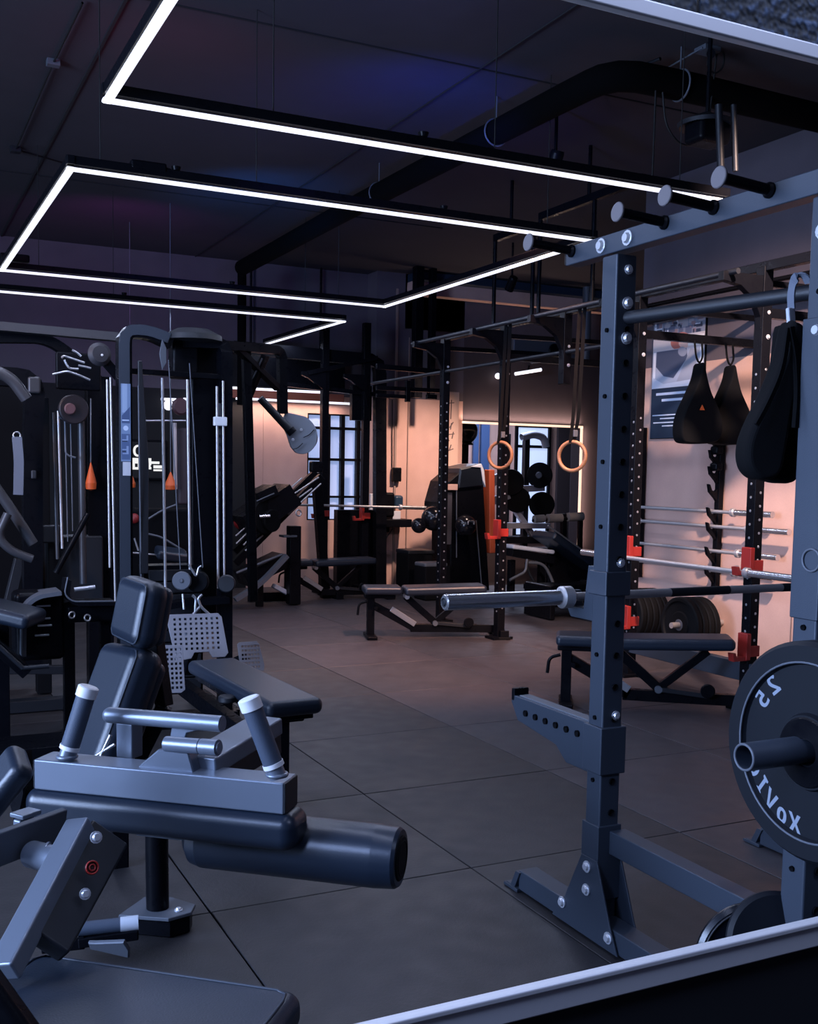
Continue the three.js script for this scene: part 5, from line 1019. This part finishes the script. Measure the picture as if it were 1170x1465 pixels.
// added warm spots that brighten the pale walls, the floor and the left machine
function addedSpot(p, aim, cd, ang, label, tone = WARM) {
  const t = thing('added_spot', label, 'added spot light', p), d = V(aim).sub(V(p)).normalize(), P = (s) => [p[0] + d.x * s, p[1] + d.y * s, p[2] + d.z * s];
  part(t, 'can', [turned([[0, 0], [0.045, 0], [0.05, 0.02], [0.05, 0.16], [0.046, 0.16], [0.046, 0.03], [0, 0.03]].map(([a, b]) => new THREE.Vector2(a, b)), P(-0.16), [d.x, d.y, d.z], 24)], M.black);
  part(t, 'lens', disc(P(-0.03), [d.x, d.y, d.z], 0.044, 0.006, 20), M.ledWarm);
  part(t, 'stem', rod([p[0] - d.x * 0.1, p[1] - d.y * 0.1 + 0.04, p[2] - d.z * 0.1], [p[0] - d.x * 0.1, ceilY, p[2] - d.z * 0.1], 0.012), M.black);
  const l = new THREE.SpotLight(tone, cd, 0, ang, 1, 2); l.position.set(...P(0.01)); l.target.position.set(...aim); l.castShadow = true; l.shadow.radius = 4; scene.add(l, l.target);
}
addedSpot([3.3, 3.5, -6.9], [3.3, 0.85, -9.1], 60, 0.5, 'added warm spot aimed at the far pier beside the column pipes');
addedSpot([-4.4, 3.4, -1.4], [-2.3, 1.5, -3.6], 26, 0.5, 'added warm spot at the far left aimed at the dark multi-station');
addedSpot([1.1, 3.7, 0.0], [3.1, 1.0, -3.6], 135, 0.5, 'added warm spot aimed at the barbell rack on the right wall');
addedSpot([1.25, 3.55, -3.0], [1.0, 0.0, -4.4], 85, 0.66, 'added warm spot aimed at the middle of the floor', 0xffb797);

// ------------------------------------------------------------------ leg press and benches right of the cable tower
{
  const t = thing('leg_press', 'black leg press with slanted parallel rails and plates, right of the cable tower', 'gym machine', [0.7, 0, -7.7]);
  for (const [a, b, dz] of [[[0.431, 0.466, -7.7], [1.421, 1.409, -7.7], 0.1], [[0.522, 0.563, -8], [1.471, 1.454, -8], 0]]) part(t, 'rail', bar(a, b, 0.075, 0.085), M.black);
  for (const [a, b] of [[[0.959, 1.247, -7.55], [1.134, 1.392, -7.55]], [[1.015, 1.202, -7.55], [1.329, 1.402, -7.55]], [[0.977, 0.998, -7.55], [1.355, 1.334, -7.55]], [[1.104, 1.18, -7.55], [1.249, 1.28, -7.55]], [[0.392, 0.77, -7.55], [0.515, 0.873, -7.55]], [[0.4, 0.688, -7.55], [0.553, 0.835, -7.55]], [[0.477, 0.672, -7.55], [0.616, 0.804, -7.55]], [[0.5, 0.612, -7.55], [0.694, 0.774, -7.55]]]) part(t, 'guide_tube', rod(a, b, 0.0085), M.steel);
  part(t, 'carriage', bar([0.469, 0.878, -7.6], [0.993, 1.223, -7.6], 0.5, 0.25), M.black);
  part(t, 'foot_plate', bar([0.567, 1.179, -7.5], [0.768, 1.269, -7.5], 0.4, 0.11), M.black);
  part(t, 'foot_plate_edge', rod([0.54, 1.148, -7.3], [0.731, 1.229, -7.3], 0.007), M.greyDull);
  part(t, 'red_plate', disc([0.523, 0.905, -7.8], [0.4, 0, 0.9], 0.08, 0.05, 28), std(0x8a1c1f, 0.5), 'dark red plate');
  part(t, 'load_plate', disc([0.65, 0.99, -7.4], [0.4, 0, 0.9], 0.19, 0.12, 36), M.rubber);
  part(t, 'load_plate', disc([0.719, 0.941, -7.35], [0.4, 0, 0.9], 0.12, 0.06, 36), M.rubber);
  part(t, 'ring', torus([1.005, 1.023, -7.3], [0.2, 0.1, 0.95], 0.032, 0.008, 24, 8), M.silver);
  part(t, 'chrome_stub', [rod([0.579, 0.988, -7.3], [0.677, 0.997, -7.25], 0.018)], M.chrome);
  part(t, 'tower', bar([1.471, 1.454, -8], [[1.64, 0.056, -8][0], 0, -8.1], 0.1, 0.1), M.black);
  part(t, 'catch', box([1.315, 1.516, -7.6], [0.14, 0.12, 0.1], 0.02), M.black);
  part(t, 'front_post', box([[1.063, 0.506, -7.6][0], 0.44, -7.6], [0.13, 0.86, 0.13], 0.01), M.black);
  part(t, 'post_cap', box(add([0.997, 0.76, -7.6], [0, 0, 0]), [0.16, 0.025, 0.16], 0.008), M.greyDull);
  part(t, 'curved_rail', strap([[0.341, 0.11, -7.4], [0.616, 0.264, -7.4], [0.911, 0.563, -7.4]], 0.09, 0.045, [0, 0, 1], 0.3, 24), M.greyDull);
  part(t, 'upper_rail', rod([0.386, 0.38, -7.5], [0.899, 0.57, -7.5], 0.014), M.greyDull);
  part(t, 'leg', box([[0.675, 0.135, -7.6][0], 0.14, -7.6], [0.07, 0.28, 0.07]), M.black);
  part(t, 'side_body', bar([0.533, 0.287, -7.8], [0.989, 0.491, -7.8], 0.4, 0.16), M.black);
  part(t, 'base', bar([0.7, 0.05, -8.05], [1.3, 0.05, -8.05], 0.1, 0.1), M.black);
}
single('floor_ramp', 'small pale wedge foot plate on the floor left of the farthest bench', 'wedge', bar([0.867, 0.21, -7.7], [1.054, 0.11, -7.7], 0.12, 0.05, undefined, 0.01), M.pale);
// ------------------------------------------------------------------ machines at the far left
{
  const z = -3.6, t = thing('multi_station', 'dark multi-station with fat curved arms at the left edge of the view', 'gym machine', [-2.3, 0, z]);
  const tan = std(0x3a3b40, 0.4, 0.2);
  part(t, 'head_beam', strap([[-2.466, 2.294, -3.4], [-2.078, 2.286, -3.4], [-1.617, 2.276, -3.4]], 0.09, 0.05, [0, 0, 1], 0.1, 16), tan);
  part(t, 'head_beam', strap([[-2.46, 2.228, -3.5], [-2.041, 2.253, -3.5], [-1.886, 2.153, -3.5], [-1.736, 2.012, -3.5]], 0.09, 0.06, [0, 0, 1], 0.1, 30), M.black);
  part(t, 'hoop', strap([[-2.425, 2.009, -3.5], [-2.109, 2.005, -3.5], [-2.129, 1.675, -3.5], [-2.146, 0.21, -3.5]], 0.12, 0.11, [0, 0, 1], 0.1, 40), M.black);
  part(t, 'hoop_cap', box([-2.122, 1.962, -3.43], [0.075, 0.1, 0.03], 0.02, 0, 2), tan);
  part(t, 'post_clip', box([-2.132, 1.425, -3.43], [0.028, 0.05, 0.03], 0.006), tan);
  part(t, 'curved_arm', pipe([[-2.437, 2.022, -3.1], [-2.294, 1.983, -3.1], [-2.205, 1.857, -3.1]], 0.034, 0.12, 30, 14), tan);
  part(t, 'curved_arm', pipe([[-2.391, 1.373, -3.1], [-2.281, 1.202, -3.1], [-2.18, 1.028, -3.1]], 0.03, 0.1, 24, 14), tan);
  part(t, 'curved_arm', pipe([[-2.325, 1.207, -3], [-2.382, 1.077, -3], [-2.313, 0.997, -3], [-2.197, 0.947, -3]], 0.024, 0.16, 40, 12), tan);
  part(t, 'back_plate', bar([-2.2, 0.899, -3.6], [-2.269, 0.613, -3.6], 0.09, 0.06), M.dark);
  part(t, 'strap', strap([[-2.239, 1.646, -3.3], [-2.229, 1.503, -3.3], [-2.236, 1.305, -3.3]], 0.055, 0.01, [1, 0, 0], 0.05, 12), M.webbing);
  part(t, 'hook', torus([-2.239, 1.654, -3.3], [0, 0, 1], 0.02, 0.005, 20, 8), M.silver);
  part(t, 'guide_rod', rod([-2.005, 1.807, -3.5], [-1.989, 0.902, -3.5], 0.011), tan);
  part(t, 'guide_rod', rod([-1.976, 1.816, -3.5], [-1.96, 0.967, -3.5], 0.008), M.steel);
  part(t, 'thick_tube', rod([-1.856, 1.753, -3.4], [-1.851, 0.755, -3.4], 0.021), tan);
  part(t, 'cable', rod([-1.95, 1.775, -3.4], [-1.941, 1.017, -3.4], 0.004, 0.004, 6), M.greyDull);
  part(t, 'cable', rod([-1.918, 1.743, -3.4], [-1.911, 1.081, -3.4], 0.004, 0.004, 6), M.greyDull);
  part(t, 'cable_guide', pipe([[-1.994, 1.772, -3.35], [-1.958, 1.76, -3.35], [-1.956, 1.546, -3.35], [-1.898, 1.531, -3.35]], 0.006, 0.03, 30, 8), M.greyDull);
  part(t, 'pulley_disc', [disc([-1.916, 1.819, -3.3], [0.1, 0, 1], 0.088, 0.04, 40)], std(0x1b161c, 0.5));
  part(t, 'pulley_hub', disc([-1.942, 1.82, -3.26], [0.1, 0, 1], 0.034, 0.02, 28), std(0x5a3f43, 0.5));
  part(t, 'inner_post', box(add([-1.698, 1.153, -3.7], [0, -0.1, 0]), [0.16, 2.0, 0.1]), M.black);
  part(t, 'rear_post', box(add([-2.041, 1.06, -3.8], [0, -0.1, 0]), [0.09, 1.9, 0.1]), M.blackMatte);
  part(t, 'block', box([-2.019, 1.056, -3.55], [0.11, 0.11, 0.06], 0.01), tan);
  part(t, 'diagonal_bar', rod([-2.04, 0.844, -3.2], [-1.852, 1.197, -3.2], 0.018), M.black);
  part(t, 'weight_cover', box(add([-1.863, 0.847, -3.7], [0, -0.06, 0]), [0.34, 0.5, 0.2], 0.01), M.dark);
  part(t, 'base_bar', bar([-2.474, 0.293, -3.2], [-1.957, 0.258, -3.2], 0.05, 0.05), M.dark);
  part(t, 'base_bar', bar([-2.7, 0.04, -3.3], [-1.9, 0.04, -3.3], 0.1, 0.07), M.dark);
  part(t, 'rear_frame', box([-2.35, 1.1, -4.1], [0.6, 1.9, 0.08]), M.blackMatte);
}
{
  const t = thing('stack_shroud', 'black rounded weight stack shroud with short slots, their highlights painted silver, low at the left', 'weight stack', [-2.194, 0.415, -2.8]);
  const c = [-2.196, 0.6, -2.8];
  part(t, 'body', box(c, [0.26, 0.38, 0.2], 0.03, 0, 2), M.black);
  part(t, 'top_cover', strap([[-2.293, 0.457, -2.7], [-2.286, 0.722, -2.7], [-2.22, 0.777, -2.7], [-2.096, 0.792, -2.7]], 0.22, 0.022, [0, 0, 1], 0.05, 30), M.greyDull);
  for (const [u, a] of [[1, [-2.18, 0.716, -2.68]], [2, [-2.181, 0.647, -2.68]], [3, [-2.174, 0.608, -2.68]], [4, [-2.189, 0.555, -2.68]]]) part(t, 'slot', box(a, [0.075, 0.01, 0.012], 0.002), M.silver);  // silver bars paint the highlights of the slots
}
{
  const t = thing('cable_shelf', 'black bent tray between the left machines and the seat back, with painted edge highlight', 'tray', [-1.943, 0.708, -2.7]);
  part(t, 'tray', strap([[-2.051, 0.86, -2.7], [-2.066, 0.767, -2.7], [-2.022, 0.727, -2.7], [-1.802, 0.722, -2.7]], 0.2, 0.02, [0, 0, 1], 0.03, 30), M.black);
  part(t, 'lip', pipe([[-2.062, 0.878, -2.6], [-2.081, 0.783, -2.6], [-2.037, 0.743, -2.6], [-1.817, 0.738, -2.6]], 0.005, 0.03, 30, 6), M.greyDull);  // grey line paints a highlight along the tray edge
  part(t, 'under_box', box([-1.924, 0.661, -2.75], [0.26, 0.09, 0.16], 0.01), M.black);
  part(t, 'clip', rod([-2.026, 0.806, -2.62], [-1.915, 0.817, -2.62], 0.012), M.silver);
  part(t, 'snap_ring', torus([-2.039, 0.667, -2.62], [0.3, 0, 1], 0.017, 0.005, 20, 8), M.silver);
  part(t, 'snap_ring', torus([-1.957, 0.648, -2.62], [0.3, 0.2, 1], 0.017, 0.005, 20, 8), M.silver);
  part(t, 'leg', box([[-1.84, 0.562, -2.75][0], 0.36, -2.75], [0.06, 0.72, 0.06]), M.black);
  part(t, 'leg', box([[-2.038, 0.572, -2.75][0], 0.36, -2.75], [0.06, 0.72, 0.06]), M.black);
}
{
  const t = thing('low_pulley_machine', 'low black machine with a slanted edge at the bottom left, behind the shroud', 'gym machine', [-2.397, 0.494, -2.4]);
  part(t, 'slanted_arm', bar([-2.529, 0.646, -2.4], [-2.316, 0.423, -2.4], 0.3, 0.06), M.black);
  part(t, 'edge', rod([-2.508, 0.638, -2.25], [-2.336, 0.457, -2.25], 0.012), M.dark);
  part(t, 'foot_bar', rod([-2.336, 0.457, -2.25], [-2.211, 0.46, -2.25], 0.012), M.dark);
  part(t, 'pad', pad([-2.419, 0.722, -2.5], [0.8, -0.2, 0.4], [0, 1, 0], [0.4, 0.08, 0.3], 0.03), M.vinyl);
  part(t, 'leg', box([[-2.42, 0.626, -2.5][0], 0.32, -2.5], [0.08, 0.64, 0.08]), M.black);
  part(t, 'base', box([-2.35, 0.05, -2.2], [0.8, 0.08, 0.3]), M.black);
}
{
  const t = thing('round_pulley', 'matte dark pulley wheel with a small white dot, high beside the cable tower', 'pulley', [-1.83, 2.112, -2.9]);
  part(t, 'wheel', [disc([-1.833, 2.115, -2.9], [0.12, 0.05, 1], 0.066, 0.05, 40, 0, 0.02)], std(0x25252c, 0.6));
  part(t, 'axle', knob([-1.825, 2.108, -2.86], 0.007, 12), M.white);
  part(t, 'bracket', bar([-1.824, 2.12, -2.95], [-1.715, 1.996, -2.95], 0.05, 0.05), M.black);
}
// attachments hung up between the two machines
[[[[-1.996, 2.112, -3.2], [-1.984, 2.125, -3.2], [-1.865, 2.091, -3.2]], 'bent silver handle, topmost of the hanging attachments at the upper left'], [[[-1.936, 2.16, -3.2], [-1.909, 2.15, -3.2], [-1.885, 2.127, -3.2]], 'short silver hook above the hanging attachments at the upper left'], [[[-1.981, 2.101, -3.2], [-1.957, 2.053, -3.2], [-1.901, 2.052, -3.2]], 'V-shaped silver handle, second of the hanging attachments at the upper left'], [[[-1.901, 2.073, -3.2], [-1.877, 2.07, -3.2], [-1.829, 2.061, -3.2]], 'small silver carabiner bar right of the hanging attachments'], [[[-2.048, 2.012, -3.2], [-1.965, 2.037, -3.2], [-1.894, 2.016, -3.2], [-1.834, 1.991, -3.2]], 'long curved silver bar, lowest of the hanging attachments at the upper left']].forEach(([p, lab], i) => {
  single('cable_attachment', lab, 'cable attachment', pipe(p, 0.0065, 0.02, 24, 8), M.silver, 'hanging cable attachments');
});
single('attachment_board', 'dark board that carries the hanging silver attachments', 'board', box([-1.886, 2.045, -3.3], [0.26, 0.22, 0.04], 0.01), M.black);
for (const [p, lab] of [[[-1.766, 1.406, -3.6], 'small orange bag hanging behind the left machines'], [[-0.611, 1.336, -8], 'narrow red-orange pennant hanging under the white glowing sign'], [[-0.433, 1.339, -7], 'small orange cone-shaped bag seen between the bright guide rods']]) {
  const t = thing('orange_bag', lab, 'bag', p);
  const w = p[2] < -7.5 ? 0.05 : p[2] > -4 ? 0.035 : 0.06;
  part(t, 'bag', turned([[0, 0.11], [w * 0.35, 0.06], [w, -0.03], [w * 0.9, -0.07], [0, -0.08]].map(([a, b]) => new THREE.Vector2(a, b)), p, [0, 1, 0], 16), M.orange);
  part(t, 'cord', rod(add(p, [0, 0.1, 0]), p[2] > -4 ? add(p, [0, 0.5, 0.02]) : [p[0], ceilY, p[2]], 0.005, 0.005, 6), M.greyDull);
}
{ // glowing sign at the far left wall: its letters are broken up by the machines in front
  const cv = document.createElement('canvas'); cv.width = 512; cv.height = 512; const g = cv.getContext('2d');
  g.fillStyle = '#000'; g.fillRect(0, 0, 512, 512); g.fillStyle = '#fff'; g.font = 'bold 230px sans-serif'; g.textBaseline = 'middle'; g.textAlign = 'left'; g.fillText('C', 20, 130);
  g.fillRect(10, 230, 120, 150); g.fillRect(10, 370, 150, 26); g.fillRect(250, 230, 50, 160); g.fillRect(300, 275, 120, 36); g.fillRect(330, 330, 150, 44); g.fillRect(330, 388, 170, 26); g.fillStyle = '#000'; g.fillRect(60, 310, 40, 50); g.fillRect(290, 330, 34, 26);
  const tex = new THREE.CanvasTexture(cv); tex.colorSpace = THREE.SRGBColorSpace;
  const t = thing('neon_sign', 'white glowing sign with a large C, seen behind the bright guide rods', 'sign', [-0.126, 1.552, -9.36]);
  const a = [-0.337, 1.777, -9.36], b = [0.073, 1.356, -9.36], cx = (a[0] + b[0]) / 2, cy = (a[1] + b[1]) / 2, w = b[0] - a[0], h = a[1] - b[1];
  part(t, 'backing', box([cx, cy, -9.37], [w + 0.06, h + 0.06, 0.08], 0.01), M.black);
  part(t, 'lettering', new THREE.PlaneGeometry(w, h).translate(cx, cy, -9.325), new THREE.MeshStandardMaterial({ color: 0x000000, emissive: 0xffffff, emissiveMap: tex, emissiveIntensity: 0.9, roughness: 0.6 }), undefined, true);
  areaLight([cx, cy, -9.3], [cx, cy, 0], w, h, 0xffffff, 0.9);
}
for (const [u, lab] of [[0, 'left small bright spot lamp behind the guide rods'], [1, 'right small bright spot lamp behind the guide rods']]) {
  const p = u ? [0.37, 2.227, -9.3] : [0.102, 2.216, -9.3];
  single('spot_lamp', lab, 'light', [knob(p, 0.06, 14), bar(add(p, [-0.09, 0.07, 0]), add(p, [0.09, 0.07, 0]), 0.03, 0.03), rod(p, [p[0], p[1], -9.4], 0.03)], M.led);
}
{
  const t = thing('round_pad_machine', 'machine with a round wine-red pad on a pale post, behind the guide rods', 'gym machine', [[-0.217, 1.69, -7.5][0], 0, -7.5]);
  part(t, 'pad', disc([-0.21, 2.102, -7.5], [0.1, 0, 1], 0.088, 0.06, 36, 0, 0.02), std(0x3d2328, 0.5));
  part(t, 'post', rod([-0.249, 1.26, -7.55], [-0.255, 1.939, -7.55], 0.02, 0.02, 14), std(0xa59a98, 0.5));
  part(t, 'body', box(add([-0.13, 1.695, -7.7], [0, -0.2, 0]), [0.13, 0.8, 0.1], 0.03, 0, 2), std(0x30262c, 0.6));
  part(t, 'base', box([[-0.217, 1.69, -7.5][0], 0.2, -7.6], [0.5, 0.4, 0.4], 0.02), M.black);
  part(t, 'bar', rod([-0.572, 1.948, -7.5], [-0.152, 1.963, -7.5], 0.009), M.silver);
}
{ // row of dark machines far behind, silhouettes with a few bright tubes
  const t = thing('treadmill_row_frame', 'dark far machine with crossing pale tubes, behind the cable tower', 'gym machine', [[-0.53, 0.725, -7][0], 0, -7]);
  part(t, 'body', box(add([-0.518, 0.676, -7.2], [0, -0.05, 0]), [0.7, 0.9, 0.4], 0.03), M.blackMatte);
  part(t, 'tube', pipe([[-0.687, 0.977, -6.9], [-0.539, 1.07, -6.9], [-0.403, 1.124, -6.9]], 0.01, 0.08, 20, 8), M.greyDull);
  part(t, 'tube', pipe([[-0.674, 0.842, -6.9], [-0.553, 0.814, -6.9], [-0.307, 0.66, -6.9]], 0.01, 0.08, 20, 8), M.greyDull);
  part(t, 'tube', rod([-0.821, 0.663, -6.9], [-0.58, 0.638, -6.9], 0.009), M.silver);
  part(t, 'tube', rod([-0.807, 0.803, -6.9], [-0.768, 0.682, -6.9], 0.009), M.silver);
  part(t, 'pad', pad([-0.476, 0.651, -6.8], [1, -0.15, 0], [0.1, 1, 0.3], [0.3, 0.09, 0.2], 0.03), M.vinyl);
  part(t, 'red_pad', knob([-0.785, 0.986, -7], 0.05, 16), std(0x7a1e20, 0.5));
}
renderer.render(scene, camera);
